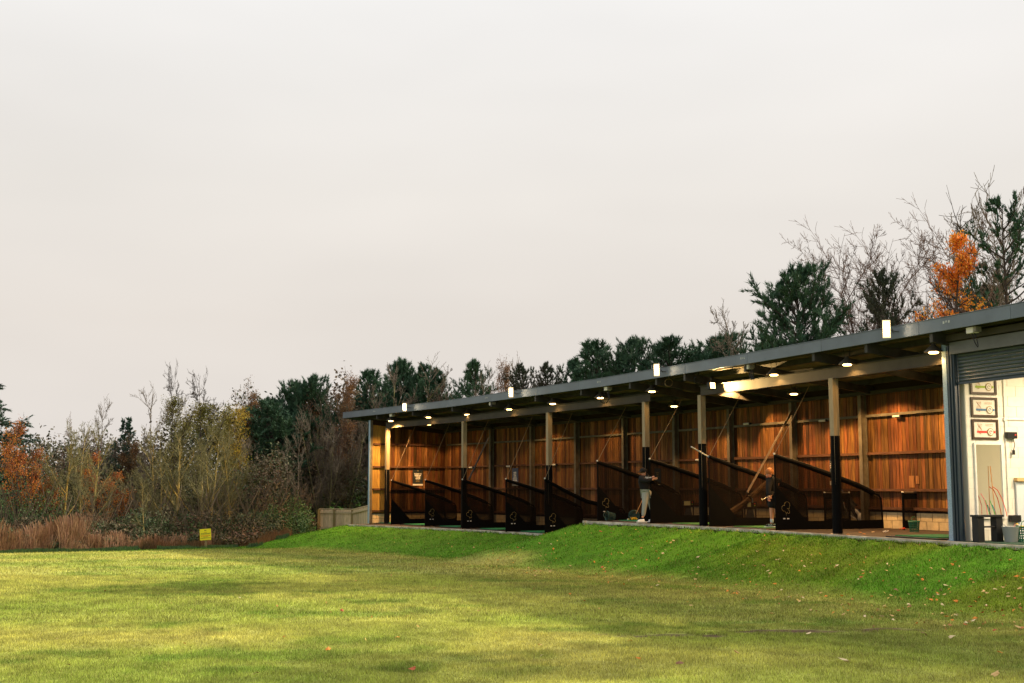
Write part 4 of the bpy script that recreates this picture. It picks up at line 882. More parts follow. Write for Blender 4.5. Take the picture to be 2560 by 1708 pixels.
# ------------------------------------------------------------------ posters
def poster(x0, x1, y0, y1, m_, label, lines, foot=None, on='back'):
    if on == 'back':
        s0, s1 = S(x0, OB-.02, .5), S(x1, OB-.02, .5); a, b_ = B(s0, OB-.012, 0), B(s1, OB-.012, 0)
    else:
        def eo(x):
            lo, hi = .3, 4.2
            for _ in range(30):
                mm = (lo+hi)/2
                if colx(B(s_w0+.02, mm, .5)) < x: lo = mm
                else: hi = mm
            return lo
        a, b_ = B(s_w0+.02, eo(x0), 0), B(s_w0+.02, eo(x1), 0)
    zt, zb = (1215-y0)*a.y/FPX, (1215-y1)*a.y/FPX; t = thing('poster', Vector((a.x, a.y, zb)), label, 'poster')
    xd = (b_-a); w = xd.length; xd.normalize(); nn = xd.cross(Vector((0, 0, 1)))
    mid = (a+b_)/2
    MB().obox(Vector((mid.x, mid.y, (zt+zb)/2)), xd, nn, (0, 0, 1), w/2, .006, (zt-zb)/2).build('board', m_, t)
    H = zt-zb
    for yy, hh, txt, tm in lines:
        textmesh('lettering', txt, hh*H, Vector((mid.x, mid.y, zt-yy*H))+nn*.008, xd, (0, 0, 1), tm, t, bold=.004 if hh > .08 else .002)
    if foot: MB().obox(Vector((mid.x, mid.y, zb+.05*H))+nn*.007, xd, nn, (0, 0, 1), w/2, .002, .05*H).build('footer_strip', M['paper'], t)
    return t, mid, xd, nn, zt, H, w
t, mid, xd, nn, zt, H, w = poster(1032, 1057, 1175, 1214, M['poster_dark'], 'dark golf lesson poster on the far end wall', [(.27, .115, 'WANT TO', M['whiteink']), (.37, .115, 'IMPROVE', M['whiteink']), (.47, .115, 'YOUR', M['whiteink']), (.57, .115, 'GOLF?', M['whiteink']), (.69, .05, 'golf lessons', M['gold']), (.75, .05, 'for all abilities', M['gold'])], True, 'end')
q = MB(); q.tube([Vector((mid.x, mid.y, zt-.62*H))+xd*w*.36+nn*.01, Vector((mid.x, mid.y, zt-.35*H))+xd*w*.30+nn*.01, Vector((mid.x, mid.y, zt-.12*H))+xd*w*.36+nn*.01, Vector((mid.x, mid.y, zt-.03*H))+xd*w*.46+nn*.01], [.03, .025, .02, .006], 6, sq=.2); q.build('golfer_figure', M['gold'], t)
q = MB(); q.ball(Vector((mid.x, mid.y, zt-.07*H))+nn*.008, .035, 8, (1, .3, 1)); q.build('crest', M['gold'], t)
poster(1280, 1295, 1171, 1215, M['poster_blue'], 'blue and white rules poster on the back wall', [(.25+.09*k, .085, w_, M['whiteink']) for k, w_ in enumerate(('RANGE', 'SAFETY', 'RULES', 'STAY IN', 'YOUR BAY', 'NO GLASS'))], True)
poster(1636, 1652, 1172, 1208, M['poster_dark'], 'dim dark poster behind the net beside the golfer in grey trousers', [(.3+.13*k, .10, w_, M['gold']) for k, w_ in enumerate(('JUNIOR', 'GOLF', 'CLUB'))])
poster(2074, 2089, 1150, 1200, M['poster_dark'], 'dark poster with white lines half hidden by the post nearest the doorway', [(.12+.095*k, .08, w_, M['whiteink']) for k, w_ in enumerate(('PLEASE', 'DO NOT', 'MOVE THE', 'MATS OR', 'TEES', 'THANK', 'YOU'))])
poster(2074, 2089, 1203, 1213, M['paper'], 'small white notice below the dark poster by the post', [(.5, .3, 'NOTICE', M['ink'])])
for x0, x1, y0, y1, lab in ((2273, 2286, 1190, 1219, 'tall bright timber patch on the back wall of the last bay'), (2290, 2298, 1190, 1210, 'short bright timber patch on the back wall of the last bay')):
    s0, s1 = S(x0, OB-.02, 0), S(x1, OB-.02, 0); a, b_ = B(s0, OB-.008, 0), B(s1, OB-.008, 0); z1, z0 = (1215-y0)*a.y/FPX, (1215-y1)*a.y/FPX; m_ = (a+b_)/2; m_.z = (z0+z1)/2
    setp(MB().obox(m_, b_-a, (b_-a).cross(Vector((0, 0, 1))), (0, 0, 1), (b_-a).length/2, .008, (z1-z0)/2).build('timber_patch', M['plank_pale']), lab, 'board')

# ------------------------------------------------------------------ people
def skin_mesh(name, verts, edges, radii, m_, parent, root=0, sub=2, smooth=True):
    me = bpy.data.meshes.new('tmp'); me.from_pydata([tuple(v) for v in verts], edges, []); o = bpy.data.objects.new('tmp', me); COL.objects.link(o)
    sk = o.modifiers.new('s', 'SKIN'); sk.use_smooth_shade = True; sb = o.modifiers.new('b', 'SUBSURF'); sb.levels = sub; sb.render_levels = sub
    for i, r in enumerate(radii):
        r = (r, r) if not isinstance(r, tuple) else r
        me.skin_vertices[0].data[i].radius = r; me.skin_vertices[0].data[i].use_root = (i == root)
    bpy.context.view_layer.update(); dg = bpy.context.evaluated_depsgraph_get(); nm = bpy.data.meshes.new_from_object(o.evaluated_get(dg)); bpy.data.objects.remove(o); bpy.data.meshes.remove(me)
    nm.name = name; nm.materials.clear(); return link(name, nm, parent, m_)
def hand(prefix, wrist, d, side, parent_verts=None):  # five separate curled fingers
    d = Vector(d).normalized(); sd_ = Vector(side).normalized(); cu = d.cross(sd_).normalized(); V = []; Ed = []; Rr = []
    return d, sd_, cu
def person(label, D, J, wide, outfit):
    """J: joint name -> (px, py, depth offset)"""
    q = {k: P(v[0], v[1], D+v[2]) for k, v in J.items()}; foot = q['ankleL'].copy(); foot.z = ZU
    t = thing('person', foot, label, 'person')
    order = ['pelvis', 'waist', 'chest', 'neck', 'headlow', 'headtop', 'shL', 'elL', 'wrL', 'shR', 'elR', 'wrR', 'hipL', 'knL', 'ankleL', 'toeL', 'hipR', 'knR', 'ankleR', 'toeR']
    E_ = [('pelvis', 'waist'), ('waist', 'chest'), ('chest', 'neck'), ('neck', 'headlow'), ('headlow', 'headtop'), ('chest', 'shL'), ('shL', 'elL'), ('elL', 'wrL'), ('chest', 'shR'), ('shR', 'elR'), ('elR', 'wrR'),
          ('pelvis', 'hipL'), ('hipL', 'knL'), ('knL', 'ankleL'), ('ankleL', 'toeL'), ('pelvis', 'hipR'), ('hipR', 'knR'), ('knR', 'ankleR'), ('ankleR', 'toeR')]
    rad = dict(pelvis=.13, waist=.12, chest=.145, neck=.055, headlow=.075, headtop=.085, shL=.07, elL=.045, wrL=.028, shR=.07, elR=.045, wrR=.028, hipL=.095, knL=.06, ankleL=.038, toeL=.032, hipR=.095, knR=.06, ankleR=.038, toeR=.032)
    ix = {k: i for i, k in enumerate(order)}; V = [q[k] if not k.startswith('toe') else q['ankle'+k[3]].lerp(q[k], .3) for k in order]; Ed = [(ix[a], ix[b]) for a, b in E_]; Rr = [rad[k] for k in order]
    # fingers: each its own chain rooted in the palm
    for w, e in (('wrL', 'elL'), ('wrR', 'elR')):
        d = (q[w]-q[e]).normalized(); sd_ = d.cross(Vector((0, 1, 0))).normalized(); cu = d.cross(sd_)
        V.append(q[w]+d*.07); pi = len(V)-1; Ed.append((ix[w], pi)); Rr.append((.036, .02))
        for k in range(4):
            off = sd_*(.027-.018*k); L = (.068, .078, .072, .056)[k]
            p1 = q[w]+d*.10+off; p2 = p1+d*L*.5+cu*.02; p3 = p2+d*L*.2+cu*L*.45
            b0 = len(V); V += [p1, p2, p3]; Ed += [(pi, b0), (b0, b0+1), (b0+1, b0+2)]; Rr += [.0095, .009, .008]
        p1 = q[w]+d*.045+sd_*.04; p2 = p1+d*.035+sd_*.012+cu*.015; b0 = len(V); V += [p1, p2]; Ed += [(pi, b0), (b0, b0+1)]; Rr += [.012, .009]
    skin_mesh('body', V, Ed, Rr, M['skin'], t)
    hc = q['headlow'].lerp(q['headtop'], .5); fd = Vector(outfit['face']).normalized(); upv = (q['headtop']-q['headlow']).normalized(); sv = fd.cross(upv).normalized()
    MB().ball(hc+fd*.105-upv*.005, .02, 6).build('nose', M['skin'], t, smooth=True)
    for k in (-1, 1):
        MB().ball(hc+fd*.088+sv*.033*k+upv*.02, .011, 6).build('eye', M['boxmetal'], t); MB().ball(hc+sv*.088*k-upv*.0, .024, 6, (.6, .6, 1.2)).build('ear', M['skin'], t)
    MB().obox(hc+fd*.092-upv*.05, sv, fd, upv, .024, .006, .005).build('mouth', M['redband'], t)
    def sub(names, rr, nm, m_, extra=None, sub_=2, root=0):
        ii = {k: i for i, k in enumerate(names)}; vv = [extra[k] if extra and k in extra else q[k] for k in names]
        ee = [(ii[a], ii[b]) for a, b in E_ if a in ii and b in ii]
        return skin_mesh(nm, vv, ee, rr, m_, t, root, sub_)
    sub(['pelvis', 'waist', 'chest', 'neck', 'shL', 'elL', 'wrL', 'shR', 'elR', 'wrR'], [(.175*wide, .15)[0], .17*wide, .185*wide, .085, .10, .078, .052, .10, .078, .052], 'hoodie', M['hoodie'])
    if outfit['legs'] == 'trousers':
        sub(['pelvis', 'hipL', 'knL', 'ankleL', 'hipR', 'knR', 'ankleR'], [.15, .125, .088, .060, .125, .088, .060], 'jogging_trousers', M['sweat'])
    else:
        ex = {k: q[h].lerp(q[k], .88) for h, k in (('hipL', 'knL'), ('hipR', 'knR'))}
        sub(['pelvis', 'hipL', 'knL', 'hipR', 'knR'], [.16, .14, .115, .14, .115], 'shorts', M['shorts'], ex)
        for k in 'LR':
            a = q['ankle'+k]; d = (q['kn'+k]-a).normalized(); skin_mesh('sock', [a-d*.02, a+d*.06, a+d*.13], [(0, 1), (1, 2)], [.05, .048, .052], M['sock'], t)
    for k in 'LR':
        a, b2 = q['ankle'+k], q['toe'+k]; fz = Vector((0, 0, -1)); d = (b2-a); d.z = 0; d.normalize(); zf = ZU+.05
        g0 = Vector((a.x, a.y, zf+.045))-d*.05; sh_ = skin_mesh('shoe', [g0, g0+d*.12, g0+d*.23-Vector((0, 0, .01))], [(0, 1), (1, 2)], [(.05, .055), (.055, .045), (.045, .035)], outfit['shoe'], t)
        MB().obox(g0+d*.10-Vector((0, 0, .042)), d, d.cross(Vector((0, 0, 1))), (0, 0, 1), .16, .048, .012).build('shoe_sole', M['shoe_white'], t, bevel=.006)
        if outfit['legs'] != 'trousers':
            for z_ in (0, 1, 2): MB().obox(g0+d*(.07+.04*z_)+Vector((0, 0, .0))-Vector((0, .056, 0)), (d*.5+Vector((0, 0, 1))), Vector((0, 1, 0)), d, .035, .003, .006).build('shoe_stripe', M['blue'], t)
    if outfit['hair'] == 'cap':
        MB().ball(hc+upv*.045-fd*.012, .112, 14, (1, 1, .82)).build('cap', M['hoodie'], t, smooth=True)
        MB().obox(hc+fd*.14+upv*.055, fd, sv, upv, .07, .075, .008).build('cap_brim', M['hoodie'], t, bevel=.006)
    else:
        MB().ball(hc+upv*.035-fd*.028, .112, 14, (1, 1, .95)).build('hair', M['ginger'], t, smooth=True)
        for k in range(16):
            aa = k*2.399; rr = .07*math.sqrt(k/16); e = hc+upv*(.115-.3*rr)-fd*.02+fd*rr*math.cos(aa)+sv*rr*math.sin(aa); MB().ball(e, .03, 6).build('hair_tuft', M['ginger'], t, smooth=True)
    # hood
    hb = q['neck']-fd*.06; skin_mesh('hood', [hb+sv*.09, hb-fd*.03, hb-sv*.09], [(0, 1), (1, 2)], [.045, .06, .045], M['hoodie'], t, 1)
    return t, q, hc
D1 = B(ps[3], .62, 0).y-.55
t1, q1, h1 = person('golfer in black hoodie and grey jogging trousers at the end of a swing', D1, dict(
    pelvis=(1616, 1229, 0), waist=(1613, 1219, 0), chest=(1612, 1201, 0), neck=(1610, 1190, 0), headlow=(1609, 1185, 0), headtop=(1608, 1177, 0),
    shL=(1602, 1196, -.12), elL=(1616, 1203, -.30), wrL=(1631, 1199, -.28), shR=(1622, 1195, .12), elR=(1634, 1200, .02), wrR=(1633, 1194, -.18),
    hipL=(1614, 1233, -.09), knL=(1612, 1260, -.12), ankleL=(1608, 1292, -.10), toeL=(1595, 1299, -.14), hipR=(1621, 1233, .09), knR=(1628, 1262, .12), ankleR=(1634, 1293, .2), toeR=(1627, 1299, .15)), 1.0,
    dict(legs='trousers', shoe=M['shoe_white'], hair='cap', face=(-.75, -.6, -.25)))
bkc = q1['chest']; textmesh('hoodie_lettering', 'NIPE', .13, bkc+Vector((.05, -.185, .05)), (1, 0, -.05), (0, -.1, 1), M['whiteink'], t1, bold=.006)
c_ = thing('golf_club', q1['wrL'], 'golf club held behind the golfer in grey trousers', 'golf club')
MB().tube([q1['wrL']+Vector((-.02, 0, 0)), P(1650, 1212, D1+.3)], .009, 6).build('shaft', M['chrome'], c_); MB().ball(P(1650, 1212, D1+.3), .04, 8, (1, .6, .6)).build('club_head', M['chrome'], c_)
MB().tube([q1['wrL'], q1['wrL']+Vector((-.12, -.02, .05))], .013, 6).build('grip', M['cable'], c_)
stick('leaning_club', P(1590.5, 1284, D1+.7), P(1606, 1250, D1+.9), .010, M['s_orange'], 'thin golf club leaning behind the golfer in grey trousers', 'golf club', 5)
D2 = G(1926, 1317.5, ZU+.05).y
t2, q2, h2 = person('ginger haired golfer in black hoodie and shorts looking down at the mat', D2, dict(
    pelvis=(1934, 1243, 0), waist=(1934, 1230, 0), chest=(1932, 1207, 0), neck=(1926, 1194, 0), headlow=(1922, 1188, -.02), headtop=(1922, 1181, -.02),
    shL=(1924, 1202, -.16), elL=(1921, 1223, -.24), wrL=(1922, 1241, -.30), shR=(1943, 1202, .14), elR=(1936, 1224, .02), wrR=(1927, 1240, -.24),
    hipL=(1931, 1246, -.09), knL=(1929, 1276, -.10), ankleL=(1930, 1307, -.08), toeL=(1916, 1314, -.10), hipR=(1938, 1246, .10), knR=(1941, 1277, .14), ankleR=(1946, 1307, .22), toeR=(1932, 1313, .18)), .98,
    dict(legs='shorts', shoe=M['shoe_dark'], hair='ginger', face=(-.62, -.45, -.45)))
c_ = thing('golf_club', q2['wrL'], 'golf club held out by the golfer in shorts', 'golf club')
MB().tube([q2['wrL']+Vector((.05, 0, .02)), P(1904, 1250, D2-.5)], .010, 6).build('shaft', M['chrome'], c_); MB().tube([q2['wrL']+Vector((.07, 0, .03)), q2['wrL']+Vector((-.1, -.02, -.03))], .014, 6).build('grip', M['cable'], c_)
stick('white_marker', P(1881, 1246, 36), P(1881.5, 1257, 36), .018, M['whiteink'], 'small white tag hanging behind the dispenser', 'tag')

# ------------------------------------------------------------------ fence
def fence():
    t = thing('picket_fence', P(835, 1320, 61), 'weathered close boarded timber fence left of the shelter', 'fence'); pts = [(798, 1273, 61.5), (836, 1273, 61.2), (881, 1274, 60.6), (923, 1264, 57.9)]
    tops = [P(*p) for p in pts]; bme2 = ume.copy(); bme2.name = 'board'; bme2.materials.clear(); bme2.materials.append(M['fencewood'])
    for i, p in enumerate(tops):
        if i < 3: MB().obox(Vector((p.x, p.y-.05, (p.z-2.4)/2)), (1, 0, 0), (0, 1, 0), (0, 0, 1), .055, .055, (p.z+.0+2.4)/2).build('fence_post', M['fencepost'], t)
        else: MB().obox(Vector((p.x, p.y-.05, (p.z-1.8)/2)), (1, 0, 0), (0, 1, 0), (0, 0, 1), .04, .04, (p.z+1.8)/2).build('fence_post', M['fencewood'], t)
    for a, b_ in zip(tops, tops[1:]):
        d = b_-a; L = math.hypot(d.x, d.y); n = int(L/.095); ux = Vector((d.x, d.y, 0)).normalized(); nn = Vector((ux.y, -ux.x, 0))
        for i in range(n):
            p = a.lerp(b_, (i+.5)/n); placeunit('board', bme2, Vector((p.x, p.y, -2.35))-nn*.02, ux, nn, L/n-.008, .018, p.z+2.33, t)
        MB().hex([a+nn*0+Vector((0, 0, -.0)), b_+nn*0, b_+nn*-.05, a+nn*-.05, a+Vector((0, 0, .03)), b_+Vector((0, 0, .03)), b_-nn*.05+Vector((0, 0, .03)), a-nn*.05+Vector((0, 0, .03))]).build('cap_rail', M['fencewood'], t)
        for dz0, dz1 in ((-.20, -.11), (-.95, -.86)):
            MB().hex([a+nn*.0+Vector((0, 0, dz0)), b_+Vector((0, 0, dz0)), b_+nn*.045+Vector((0, 0, dz0)), a+nn*.045+Vector((0, 0, dz0)), a+Vector((0, 0, dz1)), b_+Vector((0, 0, dz1)), b_+nn*.045+Vector((0, 0, dz1)), a+nn*.045+Vector((0, 0, dz1))]).build('fence_rail', M['fencewood'], t)
fence()
# yellow sign
Dy = 51.5; c = P(513.5, 1336.5, Dy); gz = T(c.x, Dy); t = thing('warning_sign', (c.x, Dy, gz), 'square yellow warning sign on a short wooden stake before the hedge', 'sign')
MB().obox(c, (1, 0, .07), (0, 1, 0), (-.07, 0, 1), .228, .012, .228).build('sign_board', M['yellow'], t, bevel=.003)
MB().obox(Vector((c.x+.02, Dy+.05, (gz+c.z)/2-.02)), (1, 0, 0), (0, 1, 0), (0, 0, 1), .04, .03, (c.z-gz)/2+.04).build('stake', M['fencepost'], t)
b = MB(); xd, zd = Vector((1, 0, .07)).normalized(), Vector((-.07, 0, 1)).normalized()
b2 = MB(); random.seed(5)
for row, w_, h_ in ((.17, .03, .02), (.09, .06, .008), (.045, .19, .012), (.015, .17, .009), (-.10, .10, .010), (-.145, .19, .012)):
    x_ = -w_
    while x_ < w_:
        ww = random.uniform(.008, .022); b.obox(c+xd*(x_+ww)+zd*row-Vector((0, .0145, 0)), xd, Vector((0, 1, 0)), zd, ww*.8, .001, h_); x_ += ww*2+.007
x_ = -.19
while x_ < .18:
    ww = random.uniform(.012, .02); b2.obox(c+xd*(x_+ww)+zd*-.05-Vector((0, .0145, 0)), xd, Vector((0, 1, 0)), zd, ww*.75, .001, .021); x_ += ww*2+.006
b.build('small_print', M['ink'], t); b2.build('red_print', M['redink'], t)

# ------------------------------------------------------------------ trees
def tubes(segs, k=3):
    a = np.array(segs, dtype=np.float64); p0, p1, r0, r1 = a[:, 0:3], a[:, 3:6], a[:, 6], a[:, 7]
    d = p1-p0; d /= np.linalg.norm(d, axis=1)[:, None]+1e-9; ref = np.where(np.abs(d[:, 2:3]) > .9, np.array([[1., 0, 0]]), np.array([[0, 0, 1.]]))
    x = np.cross(d, ref); x /= np.linalg.norm(x, axis=1)[:, None]+1e-9; y = np.cross(d, x); n = len(a); V = np.zeros((n, 2*k, 3))
    for j in range(k):
        t = 2*math.pi*j/k; e = x*math.cos(t)+y*math.sin(t); V[:, j] = p0+e*r0[:, None]; V[:, k+j] = p1+e*r1[:, None]
    base = (np.arange(n)*2*k)[:, None]; Fs = [np.concatenate([base+j, base+(j+1) % k, base+k+(j+1) % k, base+k+j], 1) for j in range(k)]
    return V.reshape(-1, 3), np.stack(Fs, 1).reshape(-1, 4)
def rv(r, s=1.): return r.normal(0, s, 3)
def grow(r, H=10., trunks=1, spread=.75, levels=4, n1=16, up=.25, trunk_r=.12, first=.22, wob=.09, twig=.010, lean=0., lr=.62, dens=1., bl=.42, btap=.75):
    segs = []; tips = []
    def branch(p, d, L, rad, lev):
        n = max(2, int(3+L*1.0)) if lev < 3 else (3 if lev == 3 else 2); q = np.array(p, float); d = np.array(d, float); pr = rad
        for i in range(n):
            d = d+rv(r, wob*(1.15 if lev else .45)); d[2] += up*.3 if lev else .05; d /= np.linalg.norm(d); nq = q+d*L/n; f = (i+1)/n; nr = max(rad*(1-f*(.93 if lev == 0 else .75)), twig*.75)
            segs.append((*q, *nq, pr, nr, lev)); pr = nr
            if lev < levels:
                if lev == 0:
                    if f > first:
                        m = int(n1/n*dens)+(1 if r.random() < (n1/n*dens) % 1 else 0)
                        for _ in range(m):
                            th = r.uniform(0, 6.283); e = np.array([math.cos(th), math.sin(th), 0])*spread+d*(.55+.5*f); e /= np.linalg.norm(e); qq = q+(nq-q)*r.random()
                            branch(qq, e, H*bl*(1.12-f*btap)*r.uniform(.6, 1.15), max(rad*(1-f*.75)*.5, twig*1.6), 1)
                else:
                    m = (3 if r.random() < .4 else 2) if lev == 1 else (2 if r.random() < .45*dens else 1) if lev == 2 else (2 if r.random() < .35*dens else 1)
                    for _ in range(m):
                        e = d+rv(r, .5); e /= np.linalg.norm(e); qq = q+(nq-q)*r.random(); branch(qq, e, L*lr*r.uniform(.5, 1.05)*(1-.35*f), max(nr*.62, twig), lev+1)
            q = nq
            if lev >= 3: tips.append((*q, *d, lev))
        if lev == 0:
            for _ in range(3):
                e = d+rv(r, .45); branch(q, e/np.linalg.norm(e), H*bl*.38*r.uniform(.6, 1.1), twig*2.2, 2)
    for t_ in range(trunks):
        th = r.uniform(0, 6.283); off = np.array([math.cos(th), math.sin(th), 0])*.15*(trunks > 1); d0 = np.array([math.cos(th)*(.22*(trunks > 1))+lean, math.sin(th)*.22*(trunks > 1), 1.])
        branch(off*2, d0/np.linalg.norm(d0), H*(.92 if trunks == 1 else r.uniform(.7, .95)), trunk_r*(1 if trunks == 1 else .65), 0)
    return segs, tips
def leaves(r, pts, size, per=3, jit=.15, aspect=.7, down=0):
    pts = np.repeat(np.asarray(pts), per, 0)+r.normal(0, jit, (len(pts)*per, 3)); n = len(pts)
    a = r.normal(0, 1, (n, 3)); a /= np.linalg.norm(a, axis=1)[:, None]; b = np.cross(a, r.normal(0, 1, (n, 3))); b /= np.linalg.norm(b, axis=1)[:, None]; s = size*r.uniform(.6, 1.3, n)[:, None]
    V = np.stack([pts-a*s, pts-b*s*aspect*.6, pts+a*s, pts+b*s*aspect*.6], 1); return V.reshape(-1, 3), np.arange(n*4).reshape(n, 4)
def tufts(r, pts, dirs, L=.2, n=9, w=.012, cone=.55):
    m = len(pts); P_ = np.repeat(pts, n, 0)+r.normal(0, .02, (m*n, 3)); Dd = np.repeat(dirs, n, 0)+r.normal(0, cone, (m*n, 3)); Dd /= np.linalg.norm(Dd, axis=1)[:, None]
    s = np.cross(Dd, r.normal(0, 1, (m*n, 3))); s /= np.linalg.norm(s, axis=1)[:, None]; l_ = L*r.uniform(.6, 1.2, (m*n, 1))
    V = np.stack([P_-s*w, P_+s*w, P_+Dd*l_], 1); return V.reshape(-1, 3), np.arange(m*n*3).reshape(-1, 3)
PROTO = {}
def proto(key, bark, seed, leafm=None, leaf=None, k=3, twigm='bark_grey', **kw):
    r = np.random.default_rng(seed); segs, tips = grow(r, **kw); sg = np.array(segs); lo_ = sg[:, 8] < 2
    V, F_ = tubes(sg[lo_][:, :8], 5); trunk = npmesh('trunk', V, F_); trunk.materials.append(M[bark])
    V, F_ = tubes(sg[~lo_][:, :8], 3); tw = npmesh('branches', V, F_); tw.materials.append(M[twigm]); crown = None
    if leafm:
        tp = np.array(tips); zr = leaf.get('z', (0, 99)); tp = tp[(tp[:, 2] > zr[0]) & (tp[:, 2] < zr[1])]
        cl_ = vnoise(tp[:, 0]*1.2+tp[:, 2]*.9, tp[:, 1]*1.2-tp[:, 2]*1.1, leaf.get('cs', .7), seed) > leaf.get('gap', .42); tp = tp[cl_]
        kp = leaf.get('keep', 1.); tp = tp[r.random(len(tp)) < kp]
        Vl, Fl = leaves(r, tp[:, :3], leaf.get('size', .06), leaf.get('per', 3), leaf.get('jit', .15)); crown = npmesh('crown', Vl, Fl); crown.materials.append(M[leafm])
    PROTO[key] = (trunk, crown, tw)
LG = dict(twigm='bark_green')
proto('bare_a', 'bark_lichen', 1, n1=17, levels=4, spread=.85, first=.24, bl=.46, up=.35, trunk_r=.16, **LG); proto('bare_b', 'bark_lichen', 2, trunks=2, n1=12, levels=4, spread=.7, first=.24, up=.4, trunk_r=.17, **LG)
proto('bare_a2', 'bark_lichen', 8, trunks=2, n1=11, levels=4, spread=.8, first=.24, bl=.46, up=.4, trunk_r=.17, **LG); proto('bare_young', 'bark_lichen', 9, n1=14, levels=3, spread=.8, first=.3, trunk_r=.1, lean=.12, **LG)
proto('bare_c', 'bark_grey', 3, n1=18, levels=4, spread=.75, up=.45); proto('bare_c2', 'bark_grey', 33, n1=16, levels=4, spread=.7, up=.5, trunks=2, bl=.45); proto('bare_d', 'bark_red', 4, trunks=3, n1=10, levels=4, spread=.5, up=.5, twigm='bark_red', twig=.007)
proto('bare_e', 'bark_green', 5, trunks=4, n1=9, levels=4, spread=.6, up=.5, trunk_r=.10); proto('bare_f', 'bark_red', 41, n1=17, levels=4, spread=.8, up=.35, bl=.55, lean=-.12, first=.25, twig=.007, twigm='bark_red', dens=1.3)
proto('bare_lean', 'bark_grey', 6, n1=13, levels=4, spread=.7, up=.25, lean=-.22)
proto('olive', 'bark_dark', 11, 'leaf_olive', dict(size=.065, per=3, jit=.2, keep=.6, gap=.48, z=(2, 8.7)), n1=18, levels=4, up=.45, twigm='bark_dark')
proto('olive2', 'bark_dark', 17, 'leaf_brown', dict(size=.062, per=3, jit=.16, keep=.9), n1=18, levels=4, up=.4, twigm='bark_dark')
proto('yellow', 'bark_lichen', 12, 'leaf_yellow', dict(size=.062, per=3, jit=.28, keep=.8, z=(3.5, 99)), n1=16, levels=4, up=.4, **LG)
proto('russet', 'bark_red', 13, 'leaf_brown', dict(size=.05, per=2, jit=.12, keep=.7), n1=16, levels=4, up=.5, spread=.5, twigm='bark_red')
proto('orange', 'bark_dark', 14, 'leaf_orange', dict(size=.085, per=3, jit=.22, keep=.5, gap=.52, z=(3.5, 99)), n1=15, levels=4, twigm='bark_dark')
proto('beech', 'bark_dark', 15, 'leaf_amber', dict(size=.055, per=3, jit=.10, keep=.8, z=(1.6, 8.9), gap=.27), n1=75, levels=3, spread=1.2, up=-.05, first=.1, lean=-.14, bl=.29, btap=1.0, wob=.08, twigm='bark_dark')
def pine(key, seed, H=10., spread=.3, dens=1., leafm='pine', first=.15, shape='ov', tl=.26, dr=.0, k=10):
    r = np.random.default_rng(seed); segs = []; tp = []; td = []; q = np.zeros(3); d = np.array([0, 0, 1.]); n = 18
    pts = [q.copy()]
    for i in range(n):
        d = d+rv(r, .03); d /= np.linalg.norm(d); q = q+d*H*.97/n; pts.append(q.copy())
    for i in range(n): segs.append((*pts[i], *pts[i+1], .13*(1-i/n)+.012, .13*(1-(i+1)/n)+.012))
    tp.append(q); td.append(np.array([0, 0, 1.]))
    nb_ = int(78*dens)
    for b in range(nb_):
        f = first+(1-first)*(b+r.random())/nb_; i = min(int(f*n), n-1); p = pts[i]+(pts[i+1]-pts[i])*(f*n-i)
        g = (f-first)/(1-first)
        if shape == 'cone': Lb = H*spread*(1.03-g)**.85
        else: Lb = H*spread*(math.sin(min(1, .25+.9*g)*math.pi*.82)**.8)*(1.0 if g < .8 else (1.05-g)*4)
        Lb = max(Lb*r.uniform(.55, 1.2), .35); th = r.uniform(0, 6.283); el = (.15+.65*g if shape == 'ov' else -.12+.3*g)
        d = np.array([math.cos(th)*math.cos(el), math.sin(th)*math.cos(el), math.sin(el)]); q = p.copy(); m = max(3, int(Lb/.35)); pr = .02+.012*Lb
        for s_ in range(m):
            d = d+rv(r, .12)+np.array([0, 0, .10 if shape == 'ov' else .02]); d /= np.linalg.norm(d); nq = q+d*Lb/m; segs.append((*q, *nq, pr, pr*.75)); pr *= .75
            if s_ >= m*.22:
                for _ in range(3 if shape == 'ov' else 4):
                    e = d*.7+rv(r, .5)+np.array([0, 0, .25 if shape == 'ov' else -.08]); e /= np.linalg.norm(e); l2 = r.uniform(.15, .5)*min(1, Lb/1.5)+.08; e1 = q+(nq-q)*r.random(); e2 = e1+e*l2
                    segs.append((*e1, *e2, .009, .006))
                    for z in (.35, .7, 1.):
                        tp.append(e1+(e2-e1)*z); e3 = e+np.array([0, 0, .35 if shape == 'ov' else 0]); td.append(e3/np.linalg.norm(e3))
            q = nq
        tp.append(q); td.append(d+np.array([0, 0, .5]))
    V, F_ = tubes(segs, 3); trunk = npmesh('trunk', V, F_); trunk.materials.append(M['bark_dark'])
    Vt, Ft = tufts(r, np.array(tp), np.array(td), tl, k, .02, .38); crown = npmesh('crown', Vt, Ft); crown.materials.append(M[leafm]); PROTO[key] = (trunk, crown, None)
pine('pine_a', 21, spread=.27, dens=1.5, tl=.25); pine('pine_b', 22, spread=.22, dens=1.5, tl=.24); pine('pine_c', 23, spread=.33, dens=1.8, first=.08, tl=.24)
pine('pine_dim', 24, spread=.2, dens=.9, tl=.18, leafm='pine_dim', first=.3); pine('pine_tall', 25, spread=.19, dens=.42, first=.45, leafm='pine', tl=.15); pine('spruce', 26, spread=.33, dens=2.0, tl=.15, shape='cone', leafm='spruce', first=.05)
